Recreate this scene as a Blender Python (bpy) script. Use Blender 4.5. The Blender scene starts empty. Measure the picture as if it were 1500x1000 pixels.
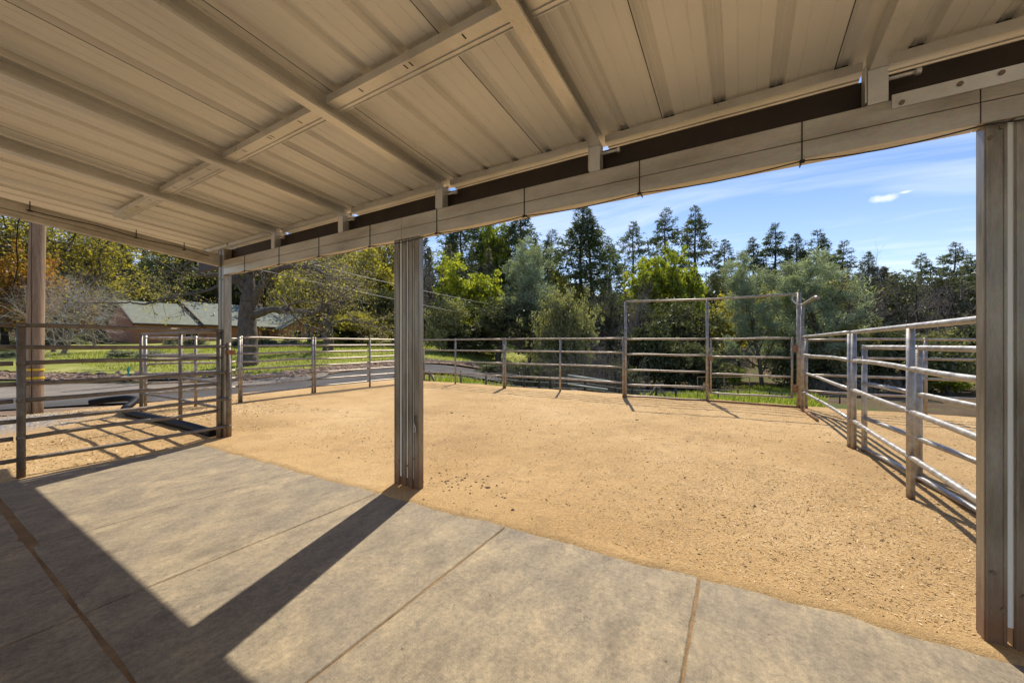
import bpy, math, random
import numpy as np
from math import radians as R
random.seed(7)
S = bpy.context.scene
COL = S.collection

# ------------------------------------------------------------------ camera, sun, sky, exposure
YAW = R(30.83); CH = 1.4; F = 558.0; HY = 504.0
cam = bpy.data.cameras.new('camera'); co = bpy.data.objects.new('camera', cam); COL.objects.link(co)
co.location = (0, 0, CH); co.rotation_euler = (R(90), 0, YAW)
cam.sensor_width = 36; cam.lens = 36*F/1500; cam.shift_y = 4/1500
cam.clip_start = 0.05; cam.clip_end = 3000
S.camera = co

SUN_AZ, SUN_EL = R(-18.5), R(50)          # azimuth from +Y towards +X
sd = bpy.data.lights.new('sun', 'SUN'); so = bpy.data.objects.new('sun', sd); COL.objects.link(so)
sd.energy = 4.2; sd.angle = R(0.55); sd.color = (1.0, 0.93, 0.82)
so.rotation_euler = (R(90)-SUN_EL, 0, math.pi - SUN_AZ)
so.location = (0, 0, 40)

W = bpy.data.worlds.new('World'); S.world = W; W.use_nodes = True
S.view_settings.view_transform = 'Standard'; S.view_settings.look = 'None'
S.view_settings.gamma = 1; S.view_settings.use_curve_mapping = False
S.view_settings.exposure = 0.56
S.cycles.diffuse_bounces = 8; S.cycles.max_bounces = 12

def nd(nt, typ, **kw):
    n = nt.nodes.new(typ)
    for k, v in kw.items():
        if k == 'inp':
            for a, b in v.items(): n.inputs[a].default_value = b
        else: setattr(n, k, v)
    return n

def world_nodes():
    nt = W.node_tree; nt.nodes.clear(); L = nt.links.new
    out = nd(nt, 'ShaderNodeOutputWorld'); bg = nd(nt, 'ShaderNodeBackground', inp={'Strength': 0.11})
    sky = nd(nt, 'ShaderNodeTexSky', sky_type='NISHITA', sun_disc=False, sun_elevation=SUN_EL,
             sun_rotation=SUN_AZ, altitude=400, air_density=1.0, dust_density=0.35, ozone_density=2.0)
    hs = nd(nt, 'ShaderNodeHueSaturation', inp={'Saturation': 1.20, 'Value': .98, 'Hue': 0.510})
    L(sky.outputs[0], hs.inputs['Color'])
    tc = nd(nt, 'ShaderNodeTexCoord')
    sep = nd(nt, 'ShaderNodeSeparateXYZ'); L(tc.outputs['Generated'], sep.inputs[0])
    zz = nd(nt, 'ShaderNodeMath', operation='ADD', inp={1: 0.12}); L(sep.outputs['Z'], zz.inputs[0])
    zm = nd(nt, 'ShaderNodeMath', operation='MAXIMUM', inp={1: 0.05}); L(zz.outputs[0], zm.inputs[0])
    dx = nd(nt, 'ShaderNodeMath', operation='DIVIDE'); L(sep.outputs['X'], dx.inputs[0]); L(zm.outputs[0], dx.inputs[1])
    dy = nd(nt, 'ShaderNodeMath', operation='DIVIDE'); L(sep.outputs['Y'], dy.inputs[0]); L(zm.outputs[0], dy.inputs[1])
    cx = nd(nt, 'ShaderNodeCombineXYZ'); L(dx.outputs[0], cx.inputs[0]); L(dy.outputs[0], cx.inputs[1])
    mp = nd(nt, 'ShaderNodeMapping'); mp.inputs['Rotation'].default_value = (0, 0, R(20)); mp.inputs['Scale'].default_value = (0.55, 1.9, 1)
    L(cx.outputs[0], mp.inputs[0])
    n1 = nd(nt, 'ShaderNodeTexNoise', inp={'Scale': 0.9, 'Detail': 9.0, 'Roughness': 0.58, 'Distortion': 0.9}); L(mp.outputs[0], n1.inputs['Vector'])
    r1 = nd(nt, 'ShaderNodeMapRange', inp={'From Min': 0.48, 'From Max': 0.82, 'To Min': 0.0, 'To Max': 0.7}); L(n1.outputs[0], r1.inputs[0])
    # thin milky air low down
    hz = nd(nt, 'ShaderNodeMapRange', inp={'From Min': 0.0, 'From Max': 0.36, 'To Min': 0.42, 'To Max': 0.0}); L(sep.outputs['Z'], hz.inputs[0])
    mx = nd(nt, 'ShaderNodeMath', operation='ADD', use_clamp=True); L(r1.outputs[0], mx.inputs[0]); L(hz.outputs[0], mx.inputs[1])
    # one small cumulus
    def blob(px, py, sx, sy):
        d = dirp(px, py); d = d/np.linalg.norm(d)
        sub = nd(nt, 'ShaderNodeVectorMath', operation='SUBTRACT'); L(tc.outputs['Generated'], sub.inputs[0]); sub.inputs[1].default_value = tuple(d)
        m = nd(nt, 'ShaderNodeMapping'); m.vector_type = 'POINT'
        m.inputs['Rotation'].default_value = (0, 0, -math.atan2(d[0], d[1])*1)
        m.inputs['Scale'].default_value = (1/sx, 1/sx, 1/sy); L(sub.outputs[0], m.inputs[0])
        nn = nd(nt, 'ShaderNodeTexNoise', inp={'Scale': 60.0, 'Detail': 5.0}); L(tc.outputs['Generated'], nn.inputs['Vector'])
        ln = nd(nt, 'ShaderNodeVectorMath', operation='LENGTH'); L(m.outputs[0], ln.inputs[0])
        ad = nd(nt, 'ShaderNodeMath', operation='MULTIPLY_ADD', inp={1: 1.8}); L(nn.outputs[0], ad.inputs[0]); L(ln.outputs['Value'], ad.inputs[2])
        rr = nd(nt, 'ShaderNodeMapRange', inp={'From Min': 1.2, 'From Max': 2.1, 'To Min': 1.0, 'To Max': 0.0}); L(ad.outputs[0], rr.inputs[0])
        return rr.outputs[0]
    c1 = blob(1296, 290, 0.019, 0.0065); c2 = blob(1328, 281, 0.011, 0.0028)
    cc = nd(nt, 'ShaderNodeMath', operation='MAXIMUM'); L(c1, cc.inputs[0]); L(c2, cc.inputs[1])
    c3 = nd(nt, 'ShaderNodeMath', operation='MULTIPLY', inp={1: 0.85}); L(cc.outputs[0], c3.inputs[0])
    ma = nd(nt, 'ShaderNodeMath', operation='MAXIMUM'); L(mx.outputs[0], ma.inputs[0]); L(c3.outputs[0], ma.inputs[1])
    mix = nd(nt, 'ShaderNodeMixRGB'); mix.inputs['Color2'].default_value = (6.6, 7.1, 7.9, 1)
    L(ma.outputs[0], mix.inputs['Fac']); L(hs.outputs[0], mix.inputs['Color1'])
    L(mix.outputs[0], bg.inputs['Color']); L(bg.outputs[0], out.inputs[0])

# ------------------------------------------------------------------ measuring helpers (photograph pixels to real points)
c_, s_ = math.cos(YAW), math.sin(YAW)
def dirp(x, y):
    r = (x-750)/F
    return np.array([c_*r-s_, s_*r+c_, (HY-y)/F])
def at(px, d, py=None):                     # point at depth d in the column px (and row py)
    v = dirp(px, py if py is not None else HY)*d
    return np.array([v[0], v[1], CH+v[2]])
def sm(a, b, x):
    t = np.clip((np.asarray(x, float)-a)/(b-a), 0, 1); return t*t*(3-2*t)
def terrain(X, Y):
    X = np.asarray(X, float); Y = np.asarray(Y, float)
    lat = c_*X+s_*Y; d = -s_*X+c_*Y
    r = lat/np.maximum(d, 4); r = np.where(d < 4, np.clip(r, -1, 1), r)
    w = sm(-.30, .22, r)
    zL = -.15+.056*np.maximum(0, d-15)+np.clip(.26*(d-64), 0, 16)
    zR = -.55-.75*sm(12, 17, d)-.35*sm(17, 27, d)+np.clip(.17*(d-32), 0, 9)
    z = zL*(1-w)+zR*w
    z = z+.10*np.sin(X*.31+1.3)*np.sin(Y*.27)*sm(14, 24, d)*sm(24, 40, d)
    e = np.maximum(np.maximum(-12.9-X, 0)*1.6, np.maximum(Y-10.9, 0))
    e = np.maximum(e, np.maximum(X-14, 0))
    k = sm(0, 1.7, e)
    return -.32*(1-k)+z*k
def hit(px, py):                            # where the sight line through a pixel meets the terrain
    v = dirp(px, py); d = 9.0
    while d < 200:
        if CH+v[2]*d <= terrain(v[0]*d, v[1]*d): break
        d += .1
    return np.array([v[0]*d, v[1]*d, float(terrain(v[0]*d, v[1]*d))])
world_nodes()

# ------------------------------------------------------------------ object helpers
def tag(o, label=None, cat=None, group=None, kind=None):
    if label: o['label'] = label
    if cat: o['category'] = cat
    if group: o['group'] = group
    if kind: o['kind'] = kind
    return o
def empty(name, loc=(0, 0, 0), label=None, cat=None, group=None, kind=None, rz=0):
    o = bpy.data.objects.new(name, None); COL.objects.link(o); o.location = loc; o.rotation_euler.z = rz
    o.empty_display_size = .2
    return tag(o, label, cat, group, kind)
def link(name, me, parent=None, loc=None):
    o = bpy.data.objects.new(name, me); COL.objects.link(o)
    if parent is not None: o.parent = parent
    if loc is not None: o.location = loc
    return o
class MB:
    """collects boxes, tubes and polygons, links them as one mesh"""
    def __init__(s): s.v = []; s.f = []; s.n = 0; s.sm = []
    def add(s, V, Fc, smooth=False):
        V = np.asarray(V, float); s.v.append(V)
        for f in Fc: s.f.append(tuple(int(i)+s.n for i in f)); s.sm.append(smooth)
        s.n += len(V); return s
    def box(s, x0, x1, y0, y1, z0, z1, shear=0.0, yref=0.0):
        V = np.array([(x, y, z) for x in (x0, x1) for y in (y0, y1) for z in (z0, z1)], float)
        if shear: V[:, 2] += shear*(yref-V[:, 1])
        return s.add(V, [(0, 1, 3, 2), (4, 6, 7, 5), (0, 4, 5, 1), (2, 3, 7, 6), (0, 2, 6, 4), (1, 5, 7, 3)])
    def obox(s, c, ax, ay, az, hx, hy, hz):     # oriented box
        c = np.array(c); ax, ay, az = map(np.array, (ax, ay, az))
        V = [c+ax*hx*i+ay*hy*j+az*hz*k for i in (-1, 1) for j in (-1, 1) for k in (-1, 1)]
        return s.add(V, [(0, 1, 3, 2), (4, 6, 7, 5), (0, 4, 5, 1), (2, 3, 7, 6), (0, 2, 6, 4), (1, 5, 7, 3)])
    def tube(s, pts, r, sides=12, cap=True):
        pts = np.array(pts, float); n = len(pts); rr = np.full(n, r) if np.isscalar(r) else np.array(r)
        t = np.gradient(pts, axis=0); t /= np.linalg.norm(t, axis=1)[:, None]
        ref = np.array([0, 0, 1.]) if abs(t[:, 2]).mean() < .8 else np.array([1., 0, 0])
        u = np.cross(t, ref); u /= np.linalg.norm(u, axis=1)[:, None]; w = np.cross(t, u)
        a = np.arange(sides)*2*math.pi/sides
        V = pts[:, None]+rr[:, None, None]*(np.cos(a)[None, :, None]*u[:, None]+np.sin(a)[None, :, None]*w[:, None])
        V = V.reshape(-1, 3); fc = []
        for i in range(n-1):
            for j in range(sides):
                k = (j+1) % sides
                fc.append((i*sides+j, i*sides+k, (i+1)*sides+k, (i+1)*sides+j))
        s.add(V, fc, True)
        if cap:
            s.f.append(tuple(s.n-len(V)+j for j in range(sides))[::-1]); s.sm.append(False)
            s.f.append(tuple(s.n-sides+j for j in range(sides))); s.sm.append(False)
        return s
    def mesh(s, name, mat):
        me = bpy.data.meshes.new(name)
        me.from_pydata(np.vstack(s.v).tolist(), [], s.f)
        me.polygons.foreach_set('use_smooth', s.sm)
        if mat: me.materials.append(mat)
        me.update(); return me
    def build(s, name, mat, parent=None, loc=None, bevel=0):
        o = link(name, s.mesh(name, mat), parent, loc)
        if bevel:
            b = o.modifiers.new('bevel', 'BEVEL'); b.width = bevel; b.segments = 2; b.limit_method = 'ANGLE'
        return o
def npmesh(name, V, Q, mat, smooth=False, k=4):
    """fast mesh from arrays: V (n,3), Q (m,k)"""
    V = np.ascontiguousarray(V, np.float32); Q = np.ascontiguousarray(Q, np.int32); m = len(Q)
    me = bpy.data.meshes.new(name); me.vertices.add(len(V)); me.vertices.foreach_set('co', V.ravel())
    me.loops.add(m*k); me.loops.foreach_set('vertex_index', Q.ravel())
    me.polygons.add(m); me.polygons.foreach_set('loop_start', np.arange(m, dtype=np.int32)*k)
    me.polygons.foreach_set('loop_total', np.full(m, k, np.int32))
    me.polygons.foreach_set('use_smooth', np.full(m, bool(smooth)))
    me.update(calc_edges=True); me.materials.append(mat); return me
def grid(name, xs, ys, zf, mat, **kw):
    X, Y = np.meshgrid(xs, ys); Z = zf(X, Y)
    V = np.stack([X, Y, Z], -1).reshape(-1, 3); nx, ny = len(xs), len(ys)
    i = (np.arange(ny-1)[:, None]*nx+np.arange(nx-1)[None]).ravel()
    Q = np.stack([i, i+1, i+1+nx, i+nx], 1)
    return link(name, npmesh(name, V, Q, mat, True), **kw)

# ------------------------------------------------------------------ materials
def newmat(name):
    m = bpy.data.materials.new(name); m.use_nodes = True; nt = m.node_tree; nt.nodes.clear()
    out = nd(nt, 'ShaderNodeOutputMaterial'); return m, nt, out
def coords(nt, scale=(1, 1, 1), obj=True, rot=(0, 0, 0)):
    L = nt.links.new
    if obj: s = nd(nt, 'ShaderNodeTexCoord').outputs['Object']
    else: s = nd(nt, 'ShaderNodeNewGeometry').outputs['Position']
    mp = nd(nt, 'ShaderNodeMapping'); mp.inputs['Scale'].default_value = scale; mp.inputs['Rotation'].default_value = rot
    L(s, mp.inputs[0]); return mp.outputs[0]
def noise(nt, vec, scale, detail=5, rough=.6, dist=0):
    n = nd(nt, 'ShaderNodeTexNoise', inp={'Scale': scale, 'Detail': detail, 'Roughness': rough, 'Distortion': dist}); nt.links.new(vec, n.inputs['Vector']); return n.outputs[0]
def ramp(nt, fac, stops):
    r = nd(nt, 'ShaderNodeValToRGB'); e = r.color_ramp.elements
    while len(e) < len(stops): e.new(.5)
    for k, (p, c) in enumerate(stops): e[k].position = p; e[k].color = (*c, 1) if len(c) == 3 else c
    nt.links.new(fac, r.inputs[0]); return r.outputs[0]
def rng_(nt, v, a, b, c=0., d=1.):
    n = nd(nt, 'ShaderNodeMapRange', inp={'From Min': a, 'From Max': b, 'To Min': c, 'To Max': d}); nt.links.new(v, n.inputs[0]); return n.outputs[0]
def mixc(nt, f, a, b, mode='MIX'):
    m = nd(nt, 'ShaderNodeMixRGB', blend_type=mode); L = nt.links.new
    for s, v in ((0, f), (1, a), (2, b)):
        if isinstance(v, (int, float)): m.inputs[s].default_value = v
        elif isinstance(v, tuple): m.inputs[s].default_value = (*v, 1)
        else: L(v, m.inputs[s])
    return m.outputs[0]
def math_(nt, op, a, b=0., c=0.):
    m = nd(nt, 'ShaderNodeMath', operation=op)
    for i, v in enumerate((a, b, c)):
        if isinstance(v, (int, float)): m.inputs[i].default_value = v
        else: nt.links.new(v, m.inputs[i])
    return m.outputs[0]
def bump(nt, h, strength=.3, dist=.01):
    b = nd(nt, 'ShaderNodeBump', inp={'Strength': strength, 'Distance': dist}); nt.links.new(h, b.inputs['Height']); return b.outputs[0]
def pbsdf(nt, out, col, rough=.6, metal=0., bmp=None, spec=.5):
    p = nd(nt, 'ShaderNodeBsdfPrincipled'); L = nt.links.new
    for key, v in (('Base Color', col), ('Roughness', rough), ('Metallic', metal)):
        if isinstance(v, (int, float)): p.inputs[key].default_value = v
        elif isinstance(v, tuple): p.inputs[key].default_value = (*v, 1)
        else: L(v, p.inputs[key])
    p.inputs['Specular IOR Level'].default_value = spec
    if bmp: L(bmp, p.inputs['Normal'])
    L(p.outputs[0], out.inputs[0]); return p

def m_plain(name, col, rough=.6, metal=0., var=.15, sc=6, spec=.5):
    m, nt, out = newmat(name); v = coords(nt); n = noise(nt, v, sc)
    c = ramp(nt, n, [(.3, tuple(x*(1-var) for x in col)), (.7, tuple(min(1, x*(1+var)) for x in col))])
    pbsdf(nt, out, c, rough, metal, bump(nt, noise(nt, v, sc*12), .08, .002), spec); return m

def m_galv(name, c0, c1, c2, rough, metal, rustz=None, sc=7, stretch=(1, 1, 1), rustamt=.0):
    """weathered galvanised steel: blotchy zinc, spangle, dirt; rust near the ground where it stands in soil"""
    m, nt, out = newmat(name); v = coords(nt, stretch, obj=False)
    n = noise(nt, v, sc, 8, .65); n2 = noise(nt, v, sc*.22, 4, .6)
    c = ramp(nt, n, [(.28, c0), (.5, c1), (.75, c2)])
    c = mixc(nt, rng_(nt, n2, .45, .75, 0, .55), c, tuple(x*.55 for x in c1))
    vo = nd(nt, 'ShaderNodeTexVoronoi', inp={'Scale': 160.0}); nt.links.new(v, vo.inputs[0])
    c = mixc(nt, .10, c, vo.outputs['Color'], 'OVERLAY')
    rg = rng_(nt, n, .3, .7, rough-.08, rough+.14)
    mt = metal
    sep = nd(nt, 'ShaderNodeSeparateXYZ'); nt.links.new(coords(nt, obj=False), sep.inputs[0])
    nn = noise(nt, coords(nt, obj=False), 9, 6, .7)
    if rustz:
        h = math_(nt, 'MULTIPLY_ADD', nn, .5*rustz*2, sep.outputs['Z'])
        f = rng_(nt, h, rustz*.8, rustz*1.9, .9, 0.)
        f2 = rng_(nt, nn, .62, .74, 0, rustamt); f = math_(nt, 'MAXIMUM', f, f2)
        c = mixc(nt, f, c, (.20, .105, .05)); mt = math_(nt, 'MULTIPLY_ADD', f, -metal, metal)
        rg = math_(nt, 'MAXIMUM', rg, math_(nt, 'MULTIPLY', f, .9))
    pbsdf(nt, out, c, rg, mt, bump(nt, n, .12, .003)); return m

def leafmat(name, cols, trans=.4, hue=.0, patch=None, patchcol=None):
    """leaf colours picked leaf by leaf, thin enough to let the light through"""
    m, nt, out = newmat(name); L = nt.links.new
    g = nd(nt, 'ShaderNodeNewGeometry'); oi = nd(nt, 'ShaderNodeObjectInfo')
    f = math_(nt, 'MULTIPLY_ADD', g.outputs['Random Per Island'], .75, math_(nt, 'MULTIPLY', oi.outputs['Random'], .25))
    k = len(cols)
    c = ramp(nt, f, [((i+.5)/k, cc) for i, cc in enumerate(cols)])
    if patch:
        n = noise(nt, coords(nt, obj=False), patch, 2, .5)
        c = mixc(nt, rng_(nt, n, .46, .58), c, patchcol)
    df = nd(nt, 'ShaderNodeBsdfDiffuse'); tr = nd(nt, 'ShaderNodeBsdfTranslucent'); gl = nd(nt, 'ShaderNodeBsdfGlossy', inp={'Roughness': .45})
    L(c, df.inputs[0]); c2 = mixc(nt, .5, c, (1.15, 1.12, .55), 'MULTIPLY'); 
    b = nd(nt, 'ShaderNodeBrightContrast', inp={'Bright': 0.0}); L(mixc(nt, 1.0, c, (1.5, 1.55, .8), 'MULTIPLY'), tr.inputs[0])
    nt.nodes.remove(b); gl.inputs[0].default_value = (.9, .9, .85, 1)
    a = nd(nt, 'ShaderNodeMixShader', inp={0: trans}); L(df.outputs[0], a.inputs[1]); L(tr.outputs[0], a.inputs[2])
    e = nd(nt, 'ShaderNodeMixShader', inp={0: .025}); L(a.outputs[0], e.inputs[1]); L(gl.outputs[0], e.inputs[2])
    L(e.outputs[0], out.inputs[0]); return m

def m_concrete():
    m, nt, out = newmat('concrete'); v = coords(nt, obj=False)
    oi = nd(nt, 'ShaderNodeObjectInfo')
    vs = coords(nt, (1, .55, 1), obj=False, rot=(0, 0, R(-25)))
    a = noise(nt, vs, 5, 14, .72, .25); b = noise(nt, v, 1.3, 5, .6, .4); d = noise(nt, v, 38, 7, .75); w = noise(nt, v, 150, 3, .6)
    c = ramp(nt, a, [(.32, (.170, .136, .090)), (.45, (.235, .19, .125)), (.55, (.29, .235, .15)), (.72, (.39, .305, .18))])
    c = mixc(nt, rng_(nt, b, .48, .66, 0, .6), c, (.185, .155, .118))
    c = mixc(nt, rng_(nt, noise(nt, v, 2.2, 6, .65, 1.0), .54, .70, 0, .45), c, (.47, .36, .21))
    c = mixc(nt, .7, c, ramp(nt, d, [(.32, (.30, .30, .30)), (.68, (.72, .71, .69))]), 'OVERLAY')
    c = mixc(nt, .45, c, ramp(nt, w, [(.35, (.35, .35, .35)), (.65, (.68, .68, .68))]), 'OVERLAY')
    c = mixc(nt, .75, c, ramp(nt, noise(nt, coords(nt, (1, .6, 1), obj=False, rot=(0, 0, R(35))), 17, 12, .78, .4), [(.34, (.38, .38, .38)), (.66, (.64, .63, .61))]), 'OVERLAY')
    c = mixc(nt, rng_(nt, noise(nt, v, 3.4, 9, .7), .56, .68, 0, .4), c, (.40, .31, .185))
    wv = nd(nt, 'ShaderNodeVectorMath', operation='ADD'); nt.links.new(v, wv.inputs[0])
    wn = nd(nt, 'ShaderNodeTexNoise', inp={'Scale': 2.5, 'Detail': 6.0}); nt.links.new(v, wn.inputs[0]); nt.links.new(wn.outputs['Color'], wv.inputs[1])
    ck = nd(nt, 'ShaderNodeTexVoronoi', feature='DISTANCE_TO_EDGE', inp={'Scale': .55}); nt.links.new(wv.outputs[0], ck.inputs[0])
    cf = math_(nt, 'MULTIPLY', rng_(nt, ck.outputs['Distance'], .0008, .0022, .55, 0), rng_(nt, b, .50, .56))
    c = mixc(nt, cf, c, (.09, .07, .05))
    sp = nd(nt, 'ShaderNodeTexVoronoi', inp={'Scale': 7.0}); nt.links.new(v, sp.inputs[0])
    c = mixc(nt, rng_(nt, sp.outputs['Distance'], .035, .05, .75, 0), c, (.05, .035, .025))
    c = mixc(nt, rng_(nt, oi.outputs['Random'], 0, 1, 0, .2), c, (.22, .185, .14))
    h = math_(nt, 'MULTIPLY_ADD', d, .5, w)
    pbsdf(nt, out, c, .82, 0, bump(nt, h, .28, .004), .35); return m

def m_sand():
    m, nt, out = newmat('sand_footing'); v = coords(nt, obj=False)
    a = noise(nt, v, .35, 6, .6, .3); b = noise(nt, v, 3.2, 8, .7); d = noise(nt, v, 45, 6, .8); e = noise(nt, v, 140, 3, .7)
    c = ramp(nt, a, [(.33, (.40, .25, .108)), (.5, (.52, .338, .152)), (.7, (.61, .415, .205))])
    c = mixc(nt, rng_(nt, b, .5, .68, 0, .50), c, (.34, .225, .105))
    c = mixc(nt, rng_(nt, noise(nt, coords(nt, (1, .45, 1), obj=False), 1.1, 7, .65, .8), .58, .68, 0, .35), c, (.30, .195, .10))
    c = mixc(nt, .65, c, ramp(nt, d, [(.28, (.27, .27, .27)), (.5, (.5, .5, .5)), (.72, (.78, .78, .78))]), 'OVERLAY')
    c = mixc(nt, .5, c, ramp(nt, e, [(.3, (.28, .28, .28)), (.7, (.76, .76, .76))]), 'OVERLAY')
    # grey gravel spilled by the utility pole; duller dirt beside the road
    g = nd(nt, 'ShaderNodeVectorMath', operation='DISTANCE'); nt.links.new(v, g.inputs[0]); g.inputs[1].default_value = (-11.3, .6, 0)
    gf = math_(nt, 'MULTIPLY_ADD', b, 2.6, g.outputs['Value'])
    vo = nd(nt, 'ShaderNodeTexVoronoi', inp={'Scale': 26.0}); nt.links.new(v, vo.inputs[0])
    gc = mixc(nt, vo.outputs['Distance'], (.40, .41, .42), (.16, .16, .16))
    c = mixc(nt, rng_(nt, gf, 2.5, 3.1, .85, 0), c, gc)
    sep = nd(nt, 'ShaderNodeSeparateXYZ'); nt.links.new(v, sep.inputs[0])
    xf = math_(nt, 'MULTIPLY_ADD', b, .9, sep.outputs['X'])
    c = mixc(nt, rng_(nt, xf, -12.1, -11.6, .75, 0), c, (.19, .135, .09))
    h = math_(nt, 'MULTIPLY_ADD', d, 1.0, math_(nt, 'MULTIPLY', e, .6)); h = math_(nt, 'MULTIPLY_ADD', b, 1.2, h)
    pbsdf(nt, out, c, .95, 0, bump(nt, h, .75, .02), .15); return m

def m_ground(name, stops, sc=.5, fine=(.25, .8), bscale=20, bst=.6):
    m, nt, out = newmat(name); v = coords(nt, obj=False)
    a = noise(nt, v, sc, 7, .65, .6); d = noise(nt, v, bscale, 6, .75)
    c = ramp(nt, a, stops)
    c = mixc(nt, .6, c, ramp(nt, d, [(.3, (fine[0],)*3), (.7, (fine[1],)*3)]), 'OVERLAY')
    pbsdf(nt, out, c, .95, 0, bump(nt, d, bst, .05), .1); return m

def m_sheet():
    m, nt, out = newmat('roof_sheet_underside'); v = coords(nt, obj=False); L = nt.links.new
    a = noise(nt, coords(nt, (1, .4, 1), obj=False), 2.2, 5, .6); st = noise(nt, coords(nt, (14, .15, 1), obj=False), 3.0, 4, .6)
    c = ramp(nt, a, [(.3, (.80, .785, .75)), (.7, (.88, .865, .83))])
    c = mixc(nt, rng_(nt, st, .55, .8, 0, .10), c, (.66, .63, .58))
    pbsdf(nt, out, c, rng_(nt, a, .3, .7, .30, .42), .0, bump(nt, a, .05, .01), .5); return m

def m_wood(name, c0, c1, sc=(9, 9, .35)):
    m, nt, out = newmat(name); v = coords(nt, sc, obj=False)
    n = noise(nt, v, 3, 8, .7, .3); n2 = noise(nt, coords(nt, (30, 30, .6), obj=False), 3, 5, .7)
    c = ramp(nt, n, [(.3, c0), (.7, c1)]); c = mixc(nt, .5, c, ramp(nt, n2, [(.3, (.25, .25, .25)), (.65, (.7, .7, .7))]), 'OVERLAY')
    pbsdf(nt, out, c, .9, 0, bump(nt, n2, .6, .01), .2); return m

def m_brick():
    m, nt, out = newmat('brick_wall'); tc = nd(nt, 'ShaderNodeTexCoord')
    mp = nd(nt, 'ShaderNodeMapping'); mp.inputs['Rotation'].default_value = (R(90), 0, 0); nt.links.new(tc.outputs['Object'], mp.inputs[0])
    b = nd(nt, 'ShaderNodeTexBrick', inp={'Color1': (.56, .225, .11, 1), 'Color2': (.42, .16, .08, 1), 'Mortar': (.40, .30, .22, 1), 'Scale': 4.0, 'Mortar Size': .03})
    nt.links.new(mp.outputs[0], b.inputs[0]); n = noise(nt, tc.outputs['Object'], 1.2)
    c = mixc(nt, rng_(nt, n, .3, .7, 0, .4), b.outputs[0], (.46, .21, .12))
    pbsdf(nt, out, c, .9); return m
def m_roofshingle():
    m, nt, out = newmat('green_shingles'); v = coords(nt)
    n = noise(nt, v, 1.4, 6, .7); w = nd(nt, 'ShaderNodeTexWave', wave_type='BANDS', bands_direction='Z', inp={'Scale': 3.2, 'Distortion': .6, 'Detail': 2}); nt.links.new(v, w.inputs[0])
    c = ramp(nt, n, [(.3, (.20, .215, .165)), (.7, (.275, .29, .23))]); c = mixc(nt, .25, c, w.outputs[0], 'MULTIPLY')
    c = mixc(nt, .4, c, ramp(nt, noise(nt, v, 14, 3), [(.3, (.3,)*3), (.7, (.7,)*3)]), 'OVERLAY')
    pbsdf(nt, out, c, .9, 0, None, .2); return m
def m_glass():
    m, nt, out = newmat('window_glass'); pbsdf(nt, out, (.03, .035, .04), .06, 0, None, .8); return m

M = {}
M['concrete'] = m_concrete(); M['sand'] = m_sand(); M['sheet'] = m_sheet()
M['channel'] = m_galv('galvanised_channel', (.60, .59, .565), (.72, .71, .685), (.82, .81, .785), .34, .5, sc=5, stretch=(1, .5, 1))
M['post'] = m_galv('galvanised_post', (.15, .13, .10), (.31, .275, .22), (.48, .44, .365), .36, .5, rustz=.30, sc=6, stretch=(2.2, 2.2, .35), rustamt=.55)
M['beam'] = m_galv('galvanised_beam', (.36, .32, .27), (.54, .50, .43), (.70, .665, .60), .38, .5, sc=4, stretch=(.35, 1, 1.6))
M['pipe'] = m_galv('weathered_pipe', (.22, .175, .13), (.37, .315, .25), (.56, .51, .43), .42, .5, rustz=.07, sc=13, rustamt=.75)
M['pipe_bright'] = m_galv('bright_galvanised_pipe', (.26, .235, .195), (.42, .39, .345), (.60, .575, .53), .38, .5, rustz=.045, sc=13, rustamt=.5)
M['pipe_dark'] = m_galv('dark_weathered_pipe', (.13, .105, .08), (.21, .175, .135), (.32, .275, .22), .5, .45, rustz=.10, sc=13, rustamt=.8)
M['brown'] = m_plain('brown_painted_steel', (.030, .017, .009), .6, 0, .3)
M['zinc'] = m_plain('pale_slot_glint', (.88, .90, .86), .3, 0, .03)  # pale colour stands in for light caught in the post slots
M['bolt'] = m_plain('screw_head', (.22, .17, .12), .5, .6)
M['rust'] = m_plain('rusty_bar', (.30, .15, .07), .9, .1, .35, 20)
M['black'] = m_plain('black_plastic', (.008, .008, .008), .6, 0, .3, 6, .2)
M['cable'] = m_plain('black_cable', (.012, .011, .010), .6)
M['asphalt'] = m_ground('asphalt', [(.3, (.065, .060, .056)), (.5, (.095, .088, .082)), (.7, (.135, .125, .115))], .8, (.35, .65), 60, .3)
M['driveway'] = m_ground('pale_driveway', [(.3, (.17, .145, .115)), (.7, (.27, .235, .19))], .8, (.3, .7), 40, .3)
M['forest'] = m_ground('forest_floor', [(.3, (.085, .055, .030)), (.5, (.13, .09, .05)), (.62, (.10, .12, .03)), (.8, (.12, .17, .035))], .35, (.2, .8), 12, .9)
M['lawn'] = m_ground('lawn', [(.3, (.17, .17, .045)), (.5, (.28, .29, .065)), (.7, (.44, .40, .14))], .35, (.3, .72), 30, .7)
M['meadow'] = m_ground('meadow_grass', [(.3, (.10, .15, .03)), (.5, (.17, .24, .04)), (.7, (.27, .27, .10))], .6, (.25, .75), 22, .9)
M['jdirt'] = m_ground('sandy_joint_dirt', [(.3, (.19, .115, .055)), (.7, (.36, .235, .12))], 3, (.3, .7), 60, .5)
M['dirt'] = m_ground('brown_dirt', [(.3, (.20, .135, .09)), (.7, (.33, .235, .16))], 1.2, (.25, .75), 25, .8)
M['bark'] = m_wood('oak_bark', (.065, .052, .040), (.19, .155, .12), (3, 3, .8))
M['barkpine'] = m_wood('pine_bark', (.05, .036, .026), (.14, .10, .07), (3, 3, .8))
M['barkpale'] = m_wood('pale_bark', (.17, .145, .12), (.36, .31, .26), (3, 3, .8))
M['barkdark'] = m_wood('dark_bark', (.035, .028, .022), (.09, .075, .06), (3, 3, .8))
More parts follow.
